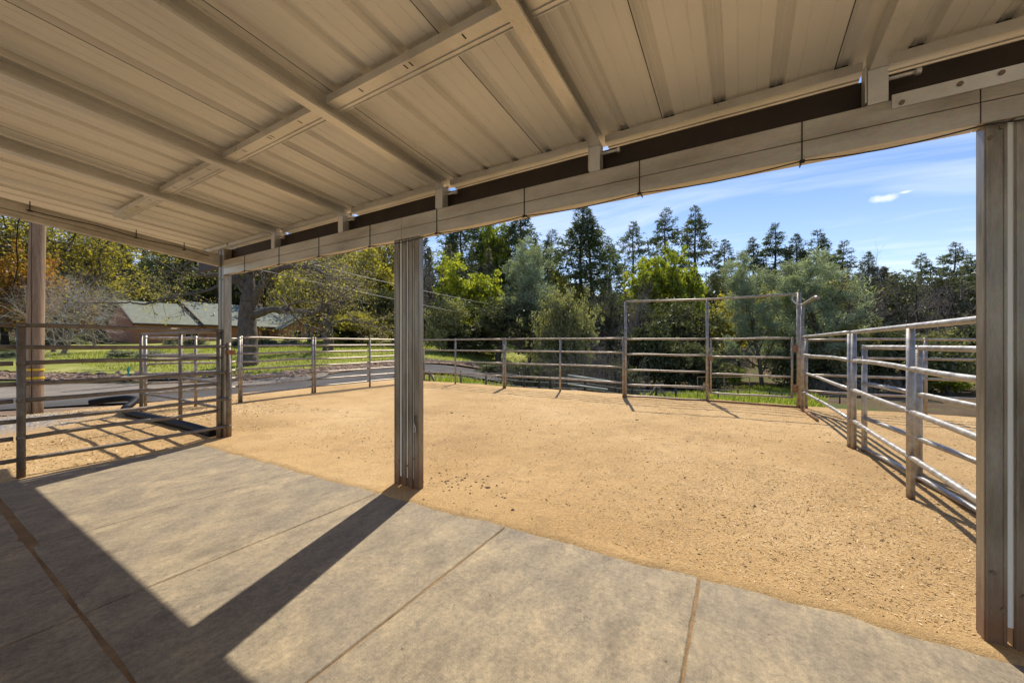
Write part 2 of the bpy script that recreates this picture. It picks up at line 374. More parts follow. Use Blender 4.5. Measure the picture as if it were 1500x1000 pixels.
M['twig'] = m_wood('bare_twigs', (.20, .165, .135), (.36, .305, .255), (3, 3, .8))
M['cane'] = m_wood('dead_canes', (.12, .095, .075), (.27, .225, .18), (3, 3, .8))
M['twigpale'] = m_wood('pale_twigs', (.34, .30, .255), (.56, .50, .43), (3, 3, .8))
M['pole'] = m_wood('pole_wood', (.17, .105, .06), (.42, .30, .19), (5, 5, .22))
M['oldwood'] = m_wood('old_post_wood', (.10, .08, .06), (.26, .22, .17), (5, 5, .4))
M['stone'] = m_plain('stone', (.25, .165, .11), .9, 0, .5, 3)
M['brick'] = m_brick(); M['shingle'] = m_roofshingle(); M['glass'] = m_glass()
M['trim'] = m_plain('white_trim', (.62, .60, .56), .6); M['fascia'] = m_plain('brown_fascia', (.09, .05, .035), .6)
M['teal'] = m_plain('pale_teal_metal', (.42, .58, .53), .4, .1)
M['turq'] = m_plain('turquoise_plastic', (.03, .45, .36), .4, 0, .05); M['yellow'] = m_plain('yellow_band', (.75, .48, .02), .5, 0, .08)
M['white'] = m_plain('white_pipe', (.62, .61, .58), .5); M['wire'] = m_plain('aluminium_wire', (.40, .36, .31), .6)
M['concrete_pale'] = m_plain('pale_rock', (.55, .53, .50), .9)
lf = leafmat
M['L_pine'] = lf('pine_needles', [(.085, .100, .048), (.125, .145, .066), (.18, .20, .098)], .34)
M['L_fir'] = lf('fir_needles', [(.065, .085, .044), (.10, .125, .058), (.15, .18, .085)], .34)
M['L_grey'] = lf('grey_pine_needles', [(.20, .235, .165), (.28, .32, .225), (.36, .40, .29)], .35)
M['L_live'] = lf('live_oak_leaves', [(.060, .070, .030), (.105, .115, .050), (.16, .165, .080)], .3)
M['L_olive'] = lf('olive_leaves', [(.19, .19, .085), (.27, .265, .125), (.36, .345, .18)], .38)
M['L_lime'] = lf('lime_maple_leaves', [(.16, .20, .020), (.27, .30, .030), (.40, .40, .055)], .45)
M['L_yell'] = lf('yellow_green_leaves', [(.22, .20, .030), (.32, .28, .045), (.42, .35, .07)], .45)
M['L_gold'] = lf('golden_oak_leaves', [(.22, .19, .035), (.32, .27, .045), (.42, .35, .07), (.20, .17, .06)], .45)
M['L_oran'] = lf('orange_leaves', [(.30, .13, .025), (.36, .19, .03), (.27, .22, .04)], .5)
M['L_moss'] = lf('mossy_oak_leaves', [(.25, .215, .075), (.35, .30, .085), (.43, .36, .11)], .45)
M['L_grass'] = lf('grass_blades', [(.18, .21, .035), (.29, .33, .055), (.46, .44, .14)], .42)
M['L_shrub'] = lf('grey_shrub_leaves', [(.16, .17, .12), (.23, .24, .17), (.30, .30, .22)], .3)
M['L_far'] = lf('far_foliage', [(.07, .085, .038), (.115, .13, .052), (.18, .18, .080)], .34, patch=.11, patchcol=(.16, .135, .095))
M['chip'] = lf('wood_chips', [(.42, .28, .12), (.54, .37, .17), (.68, .50, .27), (.30, .19, .09)], .05)

# ------------------------------------------------------------------ SETTING: ground
RNG = np.random.default_rng(5)
def n2(X, Y, s=1., seed=0):                 # cheap smooth noise for geometry
    return (np.sin(X*1.7*s+seed)*np.cos(Y*1.3*s-seed*2)+.5*np.sin(X*3.9*s-Y*3.1*s+seed*3)+.3*np.cos(X*7.3*s+Y*6.1*s+seed))/1.8
ang = np.linspace(0, 2*math.pi, 321); dist = np.concatenate([np.linspace(.5, 60, 150), np.geomspace(61, 900, 60)])
A, D = np.meshgrid(ang, dist); GX = np.sin(A)*D; GY = np.cos(A)*D
GV = np.stack([GX, GY, terrain(GX, GY)], -1).reshape(-1, 3); na = len(ang)
ii = (np.arange(len(dist)-1)[:, None]*na+np.arange(na-1)[None]).ravel()
tag(link('ground', npmesh('ground', GV, np.stack([ii, ii+na, ii+na+1, ii+1], 1), M['forest'], True)), kind='structure')

def slab_edge(X): return 2.52+.025*X+.05*np.clip(X+1, -2, 3)*.3
_g = np.random.default_rng(12)
DENTS = [(_g.normal(-1.2, 1.5), _g.normal(6.4, 1.0), _g.uniform(.05, .09), _g.uniform(.006, .014)) for _ in range(70)]+[(_g.uniform(-9, 1.1), _g.uniform(3, 9.8), _g.uniform(.05, .10), _g.uniform(.004, .012)) for _ in range(170)]
DENTS += [(_g.uniform(-2, 1), _g.uniform(2.9, 4.5), _g.uniform(.05, .12), _g.uniform(.004, .010)) for _ in range(40)]
def sand_z(X, Y):
    e = Y-slab_edge(X)-.035*n2(X, Y, 2.3, 1)-.012*n2(X, Y, 9, 4)
    z = np.where(e > 0, np.minimum(e*.35, .014), np.maximum(e*.5, -.035))
    eL = -6.40+.03*n2(X, Y, 3, 2)-X           # left of the slab
    zl = np.where(eL > 0, np.minimum(eL*.3, .008), np.maximum(eL*.5, -.035))
    z = np.maximum(z, zl)
    out = (e > .1) | (eL > .15)
    z = z+np.where(out, .012*n2(X, Y, .9, 5)+.006*n2(X, Y, 3.1, 8)-.02*sm(3, 9, Y), 0)
    for dx_, dy_, dr_, dd_ in DENTS:
        q = ((X-dx_)**2+(Y-dy_)**2)/dr_**2
        z = z+dd_*(-np.exp(-q)+.55*np.exp(-(np.sqrt(q)-1.35)**2*6))
    z = z-.55*sm(10.85, 11.7, Y)-.12*sm(-12.0, -13.0, X)-.1*sm(11.3, 13.2, X)
    return z
tag(grid('sand', np.concatenate([np.arange(-13.1, -7, .12), np.arange(-7, 2.2, .045), np.arange(2.2, 13.6, .12)]),
         np.concatenate([np.arange(-4.6, 2.2, .1), np.arange(2.2, 3.4, .03), np.arange(3.4, 11.9, .09)]), sand_z, M['sand']), kind='structure')

tag(grid('sand', np.arange(-14, 16, .5), np.arange(-20, -4.4, .5), lambda X, Y: -.03+.015*n2(X, Y, .9, 5)-.3*sm(-17, -19.5, Y), M['sand']), kind='structure')  # unseen ground behind the camera, added to bounce light up to the roof
# concrete floor: bed and separate slabs with open joints
fl = MB().box(-6.42, 4.4, -4.4, 2.95, -.16, -.050).build('concrete_floor', M['dirt']); tag(fl, kind='structure')
def slab(x0, x1, y0, y1, tilt):
    nx, ny = max(2, int((x1-x0)/.06)), max(2, int((y1-y0)/.06)); xs = np.linspace(x0, x1, nx); ys = np.linspace(y0, y1, ny)
    b = MB(); top = []
    ring = [(x, y0) for x in xs]+[(x1, y) for y in ys[1:]]+[(x, y1) for x in xs[::-1][1:]]+[(x0, y) for y in ys[::-1][1:-1]]
    ring = np.array(ring); cx, cy = (x0+x1)/2, (y0+y1)/2
    j = RNG.normal(0, .0011, ring.shape); k = len(ring)
    inn = ring+j+np.sign(np.array([cx, cy])-ring)*.006*(np.abs(ring-np.array([cx, cy])) > np.array([(x1-x0)/2-.001, (y1-y0)/2-.001]))
    z = lambda p: (p[:, 0]-cx)*tilt
    V = np.vstack([np.c_[inn, z(inn)], np.c_[ring+j, z(ring)-.006], np.c_[ring+j, np.full(k, -.045)]])
    f = [tuple(range(k))]
    for q in range(k):
        w = (q+1) % k; f += [(q, q+k, w+k, w), (q+k, q+2*k, w+2*k, w+k)]
    b.add(V, f); return b.build('slab', M['concrete'], fl)
xj = [-6.42, -4.20, -2.93, -1.54, -.205, 1.13, 2.46, 4.3]
for k in range(len(xj)-1):
    a, b = xj[k], xj[k+1]; ga = .0045 if k != 1 else .003; g2 = .0055
    y0 = .595 if k == 0 else .560
    slab(a+(.002 if k == 1 else g2), b-(.002 if k == 0 else g2), y0, 2.85, RNG.normal(0, .0006))
    slab(a+g2, b-g2, -1.9, .545, RNG.normal(0, .0006)); slab(a+g2, b-g2, -4.3, -1.915, 0)
# dirt lying in the joints
xs = np.arange(-6.4, 4.3, .05)
tag(grid('joint_dirt', np.arange(-6.4, 4.25, .035), np.arange(-4.2, 2.6, .03),
     lambda X, Y: -.0065+.004*n2(X, Y, 4, 3)+.003*np.exp(-((Y-.55)/.05)**2), M['jdirt']), kind='structure')

# wood chips, clods and pebbles on the footing
def flakes(n, xr, yr, size, seed, zo=.004, keep=None):
    g = np.random.default_rng(seed); X = g.uniform(*xr, n); Y = g.uniform(*yr, n)
    ok = (Y > slab_edge(X)+.06+.06*g.random(n)) | (X < -6.5)
    if keep is not None: ok &= keep(X, Y, g)
    X, Y = X[ok], Y[ok]; n = len(X); Z = sand_z(X, Y)+zo
    a = g.uniform(0, 2*math.pi, n); l = size*g.uniform(.4, 1.5, n); w = l*g.uniform(.18, .5, n); t = g.normal(0, .35, (n, 2))
    u = np.stack([np.cos(a), np.sin(a), t[:, 0]], 1)*l[:, None]/2; v = np.stack([-np.sin(a), np.cos(a), t[:, 1]], 1)*w[:, None]/2
    P = np.stack([X, Y, Z], 1)
    V = np.stack([P-u-v*.6, P+u*.8-v, P+u+v*.6, P-u*.9+v], 1).reshape(-1, 3); return V
def quads(V): return np.arange(len(V)).reshape(-1, 4)
V = np.vstack([flakes(34000, (-1.5, 2.6), (2.5, 5.2), .0125, 1, keep=lambda X, Y, g: g.random(len(X)) < sm(-1.6, 1.2, X)+.25),
               flakes(26000, (-6, 4.5), (3, 10.5), .020, 2), flakes(26000, (-12.3, -6.5), (-1.5, 5), .028, 3, keep=lambda X, Y, g: n2(X, Y, .8, 2)+g.normal(0, .3, len(X)) > -.15)])
tag(link('wood_chips', npmesh('wood_chips', V, quads(V), M['chip'])), 'pale wood chips scattered over the tan sand of the corral', 'wood chips', kind='stuff')
def rocks(n, pts, size, seed, flat=.6):
    g = np.random.default_rng(seed); base = np.array([(1, 0, 0), (0, 1, 0), (-1, 0, 0), (0, -1, 0), (0, 0, 1), (.6, .6, .55), (-.6, .55, .5), (.1, -.6, .6)], float)
    Fc = np.array([(0, 5, 4), (0, 1, 5), (5, 1, 4), (1, 6, 4), (1, 2, 6), (6, 2, 4), (2, 3, 4), (3, 7, 4), (3, 0, 7), (7, 0, 4)])
    s = size*np.exp(g.normal(0, .4, n)); V = base[None]*s[:, None, None]*(1+g.normal(0, .18, (n, 8, 3))); V[:, :, 2] *= flat
    a = g.uniform(0, 6.28, n); ca, sa = np.cos(a)[:, None], np.sin(a)[:, None]
    V = np.stack([V[..., 0]*ca-V[..., 1]*sa, V[..., 0]*sa+V[..., 1]*ca, V[..., 2]], -1)+pts[:, None]
    return V.reshape(-1, 3), (Fc[None]+np.arange(n)[:, None, None]*8).reshape(-1, 3)
g = np.random.default_rng(9); n = 520
X = np.concatenate([g.uniform(-6, 4, 380), g.normal(-2.3, .25, 80), g.normal(.5, .9, 60)]); Y = np.concatenate([g.uniform(2.7, 9, 380), g.normal(2.95, .14, 80), g.normal(5, .7, 60)])
ok = Y > slab_edge(X)+.05; X, Y = X[ok], Y[ok]
Vr, Fr = rocks(len(X), np.stack([X, Y, sand_z(X, Y)], 1), .009, 3)
tag(link('dirt_clods', npmesh('dirt_clods', Vr, Fr, m_plain('dark_clods', (.10, .065, .035), .95, 0, .4, 40), k=3)), 'small dark clods and pebbles strewn on the sand', 'clods', kind='stuff')

# road, driveway, rock bed, lawn, meadow laid over the terrain
def sheet(name, poly, step, zo, mat, kind='structure'):
    poly = np.array(poly, float)[:, :2]; x0, y0 = poly.min(0); x1, y1 = poly.max(0)
    xs = np.arange(x0, x1+step, step); ys = np.arange(y0, y1+step, step); X, Y = np.meshgrid(xs, ys)
    ins = np.zeros(X.shape, bool); n = len(poly); j = n-1
    for i in range(n):
        xi, yi = poly[i]; xj_, yj = poly[j]
        cnd = ((yi > Y) != (yj > Y)) & (X < (xj_-xi)*(Y-yi)/((yj-yi) or 1e-9)+xi); ins ^= cnd; j = i
    Z = terrain(X, Y)+zo; V = np.stack([X, Y, Z], -1).reshape(-1, 3); nx = len(xs)
    I = (np.arange(len(ys)-1)[:, None]*nx+np.arange(nx-1)[None])
    k = ins[:-1, :-1] & ins[1:, :-1] & ins[:-1, 1:] & ins[1:, 1:]; I = I[k]
    Q = np.stack([I, I+1, I+1+nx, I+nx], 1)
    used = np.unique(Q); mp = np.full(len(V), -1); mp[used] = np.arange(len(used))
    return tag(link(name, npmesh(name, V[used], mp[Q], mat, True)), kind=kind)
def pl(pts): return [hit(*p)[:2] for p in pts]
road_near = [(-15.6, -6), (-15.1, 0), (-13.7, 3.0), (-13.15, 5.6), (-13.05, 8.2), (-13.2, 11.8), (-12.4, 14.6), (-10.2, 17.2), (-6, 21), (-1, 25.5)]
road_far = [(-20.5, -6), (-19.3, 0), (-16.9, 4), (-16.2, 7), (-16.2, 10), (-16.5, 14.9), (-16.0, 18.6), (-14.0, 22.9), (-10, 28), (-5, 32)]
def ribbon(name, a, b, zo, mat, n=90, m=8):
    def rs(p):
        p = np.array(p, float); t = np.r_[0, np.cumsum(np.linalg.norm(np.diff(p, axis=0), axis=1))]; q = np.linspace(0, t[-1], n)
        o = np.stack([np.interp(q, t, p[:, k]) for k in (0, 1)], 1)
        for _ in range(6): o[1:-1] = (o[:-2]+2*o[1:-1]+o[2:])/4
        return o
    a, b = rs(a), rs(b); P = a[:, None]*(1-np.linspace(0, 1, m)[None, :, None])+b[:, None]*np.linspace(0, 1, m)[None, :, None]
    Z = terrain(P[..., 0], P[..., 1]); Z = Z.mean(1, keepdims=True)*.35+Z*.65+zo
    V = np.concatenate([P, Z[..., None]], -1).reshape(-1, 3)
    i = (np.arange(n-1)[:, None]*m+np.arange(m-1)[None]).ravel()
    return tag(link(name, npmesh(name, V, np.stack([i, i+m, i+m+1, i+1], 1), mat, True)), kind='structure')
ribbon('road', road_near, road_far, .06, M['asphalt'])
off = lambda p, dx: [(x+dx, y) for x, y in p]
ribbon('road_verge', off(road_near, .75), off(road_near, -.1), .03, M['dirt'])
ribbon('driveway', off(road_far[:5], .9)+[(-16.6, 11)], [(-33, -6), (-30, -1), (-22, 3.4), (-17.8, 6.2), (-16.9, 8), (-16.7, 11)], .07, M['driveway'])
ribbon('rock_bed', [(-31, 0), (-23, 4.6), (-18.4, 7.4)], [(-32.5, 2), (-24, 6.4), (-19.2, 9.4)], .04, M['dirt'], 50)
ribbon('rock_bed', off(road_far[3:], -.05), off(road_far[3:], -2.9), .035, M['dirt'], 70)
lw = [(-18.6, 7.6), (-19.0, 14.9), (-18.8, 18.6), (-17, 23), (-14, 27), (-16, 34), (-30, 46), (-60, 34), (-66, 8), (-60, -12), (-34, 2), (-27, 4.5)]
sheet('lawn', lw, .35, .045, M['lawn'])
md = [(-12.0, 12.1), (-2, 11.6), (1.9, 11.6), (4.4, 33), (2, 33), (0, 30), (-1.5, 24.4), (-5.6, 20.2), (-9.5, 16.5), (-11.7, 14.0)]
sheet('meadow', md, .25, .035, M['meadow'])
# rocks along the road
P = []
g = np.random.default_rng(4)
rf = np.array(road_far[3:]); t = g.uniform(0, len(rf)-1.001, 1500); k = t.astype(int); fr = t-k
px_ = rf[k]*(1-fr[:, None])+rf[k+1]*fr[:, None]; px_[:, 0] -= g.uniform(.1, 2.6, 1500)
q = np.array([(-31.5, 1), (-23.4, 5.4), (-18.6, 8.3)]); t = g.uniform(0, 1.999, 500); k = t.astype(int); fr = (t-k)[:, None]
px_ = np.vstack([px_, q[k]*(1-fr)+q[k+1]*fr+g.normal(0, .5, (500, 2))])
Vr, Fr = rocks(2000, np.c_[px_, terrain(px_[:, 0], px_[:, 1])+.05], .08, 6)
tag(link('rock_border', npmesh('rock_border', Vr, Fr, M['stone'], k=3)), 'brown rocks heaped in the strip between road and lawn', 'rocks', kind='stuff')
# grass blades of the meadow
def blades(n, poly, h, w, seed, dens=None):
    g = np.random.default_rng(seed); poly = np.array(poly, float); x0, y0 = poly.min(0); x1, y1 = poly.max(0)
    X = g.uniform(x0, x1, n); Y = g.uniform(y0, y1, n); ins = np.zeros(n, bool); m = len(poly); j = m-1
    for i in range(m):
        xi, yi = poly[i]; xk, yk = poly[j]
        ins ^= ((yi > Y) != (yk > Y)) & (X < (xk-xi)*(Y-yi)/((yk-yi) or 1e-9)+xi); j = i
    ins &= (n2(X, Y, .7, 3)+g.normal(0, .35, n)) > -.35
    X, Y = X[ins], Y[ins]; n = len(X); Z = terrain(X, Y)+.02; hh = h*g.uniform(.5, 1.4, n); a = g.uniform(0, 6.28, n)
    u = np.stack([np.cos(a), np.sin(a), 0*a], 1)*w; ln = np.stack([g.normal(0, .3, n)*hh, g.normal(0, .3, n)*hh, hh], 1)
    B = np.stack([X, Y, Z], 1); V = np.stack([B-u, B+u, B+ln+u*.2, B+ln-u*.2], 1).reshape(-1, 3); return V
V = blades(60000, md, .20, .022, 5)
tag(link('meadow_blades', npmesh('meadow_blades', V, quads(V), M['L_grass'])), 'bright green meadow grass below the corral', 'grass', kind='stuff')
V = blades(60000, lw[:6]+[(-45, 30), (-45, 6), (-27, 6)], .10, .03, 6)
tag(link('lawn_blades', npmesh('lawn_blades', V, quads(V), M['L_grass'])), 'short green grass of the lawn beyond the road', 'grass', kind='stuff')

# ------------------------------------------------------------------ CANOPY
SL = .08; YR = 2.65
def up(z, y): return z+SL*(YR-y)
cn = empty('open_canopy', (0, 0, 0), 'open metal shade roof on galvanised posts covering the concrete floor', 'canopy')
X0, X1, YB, YF = -6.72, 4.2, -4.2, 2.93
# roof sheets: ribs run down the slope
def rib_profile():
    pts = []
    for k in range(3):
        o = k*.3048
        pts += [(o-.041, 0), (o-.032, .040), (o-.008, .040), (o-.006, .036), (o+.006, .036), (o+.008, .040), (o+.032, .040), (o+.041, 0)]
        for m in (.105, .200):
            pts += [(o+m-.006, 0), (o+m-.003, .004), (o+m+.003, .004), (o+m+.006, 0)]
    pts += [(.9144-.040, -.0006), (.9144-.0385, -.006), (.9144-.0345, -.006), (.9144-.0335, -.001)]
    return pts
prof = rib_profile()
ys = np.linspace(YB, YF, 14); px = -6.86-.9144+.042
pr = np.array(prof); n = len(pr)
Vs = []
for y in ys:
    for (a, b) in pr: Vs.append((a, y, b+SL*(YR-y)))
Vs = np.array(Vs); nn_ = len(Vs)
i = (np.arange(len(ys)-1)[:, None]*n+np.arange(n-1)[None]).ravel()
Q = np.stack([i, i+n, i+n+1, i+1], 1)
rm = npmesh('roof_panel', Vs, Q, M['sheet'])
k = 0
while px < X1+.3:
    o = link('roof_panel', rm, cn, (px, 0, 2.965+.0012*(k % 2)))
    md_ = o.modifiers.new('thickness', 'SOLIDIFY'); md_.thickness = .0012; md_.offset = 1
    sb_ = MB(); xx = .9144-.0365
    sb_.box(xx-.0022, xx+.0022, YB, YF-.02, -.0085, -.0065, SL, YR)
    sb_.build('lap_seam_shadow', M['cable'], o)  # dark strip painted in for the shadow line under the lap edge
    px += .9144; k += 1
ribx = [-7.732+.3048*j for j in range(42)]
# rafters (C channels) with stub post and hanger bolt
def channel(b, x, w, y0, y1, z0, z1, lip=.018, t=.004):
    """channel seen from below: flat bottom, left web, lip on the right"""
    b.box(x-w/2, x+w/2, y0, y1, z0, z0+t, SL, YR); b.box(x-w/2, x-w/2+t, y0, y1, z0+t, z1, SL, YR)
    b.box(x+w/2-t, x+w/2, y0, y1, z0+t, z0+lip, SL, YR); b.box(x-w/2+t, x+w/2, y0, y1, z1-t, z1, SL, YR)
RX = [-5.20, -3.80, -2.36, -.89, .62, 2.08, 3.54]
for x in RX:
    b = MB(); channel(b, x, .076, YB+.03, 2.72, 2.825, 2.93)
    r = b.build('rafter', M['channel'], cn)
    s = MB().box(x-.045, x+.035, 2.655, 2.735, 2.642, 2.823); s.box(x-.055, x-.047, 2.66, 2.73, 2.66, 2.86)
    s.build('stub_post', M['channel'], cn, bevel=.003)
    h = MB().tube([(x+.03, 2.70, 2.775), (x+.16, 2.70, 2.775)], .010, 8).tube([(x+.145, 2.70, 2.775), (x+.165, 2.70, 2.775)], .018, 6)
    h.build('hanger_bolt', M['channel'], cn)
# purlin pieces between the rafters at midspan, at the eave and at the back
def hat(x0, x1, y, z, slots=True):
    b = MB(); zz = up(z, y)
    b.box(x0, x1, y-.045, y-.041, zz, zz+.050); b.box(x0, x1, y-.041, y+.035, zz, zz+.004)
    b.box(x0, x1, y+.031, y+.035, zz+.004, zz+.035); b.box(x0, x1, y+.0351, y+.060, zz-.006, zz+.002)
    b.box(x0, x1, y+.060, y+.064, zz-.012, zz+.010)
    p = b.build('purlin', M['channel'], cn)
    if slots:
        for q in (.22, .5, .53, .80):
            xx = x0+(x1-x0)*q; MB().box(xx-.004, xx+.004, y-.030, y+.004, zz-.0015, zz-.0002).build('slot', M['cable'], p)
edges = [X0+.03]+RX+[X1]
hat(-7.74, X0+.02, 2.80, 2.895, False)
for a, b in zip(edges, edges[1:]):
    hat(a+.042, b-.042, 1.56, 2.885); hat(a+.042, b-.042, 2.80, 2.895, False); hat(a+.042, b-.042, -1.1, 2.885)
for x in [q for q in ribx if q < X1]:
    MB().box(x-.036, x+.036, 2.84, 2.852, up(2.955, 2.84), up(3.003, 2.84)).build('rib_closure', M['cable'], cn)
# brown header and galvanised beam along the front
MB().box(-7.74, X1, 2.775, 2.835, 2.60, 2.835).build('brown_header', M['brown'], cn, bevel=.004)
seg = [-6.56, -2.85, .97, X1]
for a, b in zip(seg, seg[1:]):
    m = MB(); m.box(a+.002, b-.002, 2.655, 2.745, 2.430, 2.528); m.box(a+.002, b-.002, 2.655, 2.745, 2.532, 2.640)
    m.box(a+.002, b-.002, 2.668, 2.735, 2.528, 2.532)
    m.build('front_beam', M['beam'], cn, bevel=.006)
pt = MB().box(.665, X1, 2.646, 2.654, 2.592, 2.662).build('splice_plate', M['channel'], cn)
for x, z in [(.70, 2.612), (.90, 2.635), (1.03, 2.64), (1.16, 2.615), (1.4, 2.64)]:
    MB().tube([(x, 2.646, z), (x, 2.638, z)], .011, 10).build('screw', M['bolt'], pt)
# left eave beam
m = MB(); m.box(X0-.03, X0+.06, YB, 2.65, 2.565, 2.625, .105, YR); m.box(X0-.02, X0+.07, YB, 2.64, 2.628, 2.735, .105, YR)
m.box(X0+.0701, X0+.10, YB, 2.62, 2.72, 2.728, .105, YR); m.build('side_beam', M['beam'], cn, bevel=.005)
# posts of joined channels with pale strips painting the light in their slots
def post(x0, widths, gaps, y0, dep, z1, nb):
    p = empty('post', (x0, y0, 0)); p.parent = cn; x = 0
    gaps = list(gaps)+[0]
    for k, w in enumerate(widths):
        gap = gaps[k]; b = MB(); b.box(x, x+w, 0, .004, -.03, z1); b.box(x, x+.004, .004, dep-.004, -.03, z1); b.box(x+w-.004, x+w, .004, dep-.004, -.03, z1); b.box(x, x+w, dep-.004, dep, -.03, z1)
        b.box(x+.004, x+.013, -.004, 0, -.03, z1-.002); b.box(x+w-.013, x+w-.004, -.004, 0, -.03, z1-.002)
        b.build('channel', M['post'], p, bevel=.003); x += w+gap
    x = 0
    for w, gap in zip(widths[:-1], gaps):
        x += w; MB().box(x, x+gap, .007, .010, .10, z1-.01).build('slot_glint_strip', M['zinc'], p); x += gap
    w = x+widths[-1]
    for dz, k in nb:
        MB().tube([(k*w, 0.001, dz), (k*w, -.007, dz)], .010, 10).build('screw', M['bolt'], p)
    return p
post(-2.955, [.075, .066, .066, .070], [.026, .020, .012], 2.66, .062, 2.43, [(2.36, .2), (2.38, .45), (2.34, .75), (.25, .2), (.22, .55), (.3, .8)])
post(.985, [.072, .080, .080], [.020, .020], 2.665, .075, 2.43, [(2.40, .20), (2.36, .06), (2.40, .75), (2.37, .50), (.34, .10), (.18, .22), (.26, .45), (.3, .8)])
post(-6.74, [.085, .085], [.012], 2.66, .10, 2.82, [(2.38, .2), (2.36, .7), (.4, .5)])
# snap hook hung on the centre post
sh = empty('snap_hook', (-2.66, 2.66, .62), 'small metal snap hook on a dark loop hanging from the centre post', 'hook')
MB().tube([(0, -.012, .10), (.006, -.02, .04), (0, -.012, .0)], .005, 8).build('loop', M['cable'], sh)
a = np.linspace(0, 2*math.pi, 14); MB().tube(np.stack([.012*np.sin(a), a*0-.016, -.03+.028*np.cos(a)], 1), .0035, 8, False).tube([(0, -.016, .0), (0, -.016, .035)], .006, 8).build('clasp', M['channel'], sh)
# cable strung under the front beam, held by ties
tx = [.30, -.58, -1.47, -2.39, -3.31, -4.2, -5.05, -5.93]
cb = []
allx = [1.7, .98]+tx+[-6.6]
for a, b in zip(allx, allx[1:]):
    for q in np.linspace(0, 1, 7)[:-1]: cb.append((a+(b-a)*q, 2.648, 2.418-.022*math.sin(math.pi*q)))
cab = MB().tube(cb, .0035, 6).build('cable', M['cable']); tag(cab, 'thin black cable strung along the underside of the front beam', 'cable')
for x in tx:
    m = MB(); m.box(x-.003, x+.003, 2.650, 2.653, 2.42, 2.645); m.box(x-.012, x+.012, 2.642, 2.655, 2.408, 2.424)
    m.box(x-.003, x+.003, 2.653, 2.752, 2.422, 2.427); m.tube([(x, 2.647, 2.41), (x-.012, 2.64, 2.395)], .002, 5); m.build('tie', M['cable'], cab)
cb = [(-6.625, y, 2.675+.105*(YR-y)-.01*math.sin(8*y)) for y in np.linspace(2.5, .87, 20)]+[(-6.66, .84, 2.86), (-6.70, .80, 2.72), (-6.72, .79, 2.45), (-6.71, .80, 2.25), (-6.74, .78, 2.06)]
c2 = MB().tube(cb, .005, 6).build('cable', M['cable']); tag(c2, 'black cable on the left roof edge, its loose end dangling before the utility pole', 'cable')
for y in (.87, 1.72, 2.21):
    z = 2.675+.105*(YR-y); MB().box(-6.625, -6.62, y-.004, y+.004, z-.02, z+.09).box(-6.625, -6.612, y-.02, y+.02, z-.02, z-.008).build('tie', M['cable'], c2)

# ------------------------------------------------------------------ PIPE FENCES
def pipe_panel(label, pts, zs, posts, mat, post_h=None, name='corral_panel', cat='fence panel', group=None, r=.0235, pr_=.030, base=0., bend=.012, extra=None, post_r=None):
    """pts: the ends and bends of the panel; zs: rail heights; posts: distances 0..1 along it"""
    p = np.array(pts, float); o = empty(name, (p[0][0], p[0][1], base), label, cat, group)
    q0 = np.array([p[0][0], p[0][1], 0]); t = np.r_[0, np.cumsum(np.linalg.norm(np.diff(p, axis=0), axis=1))]; t /= t[-1]
    pos = lambda u: np.array([np.interp(u, t, p[:, 0]), np.interp(u, t, p[:, 1]), 0])-q0
    us = np.unique(np.r_[np.linspace(0, 1, 9), t])
    for z in zs:
        w = random.uniform(-1, 1)*bend
        b = MB(); b.tube([pos(u)+np.array([0, 0, z+w*math.sin(math.pi*u*2)]) for u in us], r, 12); b.build('rail', mat, o)
    H = post_h or max(zs)+.045
    for u in posts:
        b = MB(); v = pos(u); b.tube([v+np.array([0, 0, -.12]), v+np.array([0, 0, H])], post_r or pr_, 12)
        for z in zs: b.tube([v+np.array([0, 0, z-.016]), v+np.array([0, 0, z+.016])], (post_r or pr_)+.003, 12)
        b.build('post', mat, o)
    return o
Z4 = [1.56, 1.18, .79, .38]; ZB = [1.37, .98, .59, .18]
PD, PP = M['pipe_dark'], M['pipe']; PR = M['pipe_bright']
GP = 'pipe panels ringing the corral'
# near left, under the eave (two layers of rails)
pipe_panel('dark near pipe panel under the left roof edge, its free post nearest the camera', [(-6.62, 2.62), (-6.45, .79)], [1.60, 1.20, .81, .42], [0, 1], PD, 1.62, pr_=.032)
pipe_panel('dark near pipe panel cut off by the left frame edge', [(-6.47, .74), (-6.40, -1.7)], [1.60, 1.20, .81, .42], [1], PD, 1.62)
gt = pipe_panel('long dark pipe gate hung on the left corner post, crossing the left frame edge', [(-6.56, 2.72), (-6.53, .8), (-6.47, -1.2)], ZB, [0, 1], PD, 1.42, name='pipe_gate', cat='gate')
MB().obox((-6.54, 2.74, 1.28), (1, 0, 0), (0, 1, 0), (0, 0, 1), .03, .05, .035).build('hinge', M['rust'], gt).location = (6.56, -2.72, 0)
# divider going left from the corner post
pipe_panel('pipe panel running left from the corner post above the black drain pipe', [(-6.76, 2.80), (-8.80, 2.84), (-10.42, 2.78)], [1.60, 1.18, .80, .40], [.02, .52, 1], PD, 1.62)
# left side of the corral
LB = [(-10.55, 2.88), (-10.42, 3.7), (-10.26, 4.48)]
z8 = sorted(Z4+ZB, reverse=True)
pipe_panel('short eight rail panel between the drain pipe and the oak lawn', LB, [1.53, 1.17, .78, .38, .98, .59], [0, .5, 1], PP, 1.58)
pipe_panel('eight rail pipe panel in front of the big oak trunk', [(-10.27, 4.52), (-10.55, 6.47)], z8, [0, 1], PP, 1.60)
pipe_panel('eight rail pipe panel just left of the centre post', [(-10.57, 6.56), (-10.49, 8.41), (-10.40, 10.25)], z8, [0, .5, 1], PP, 1.60)
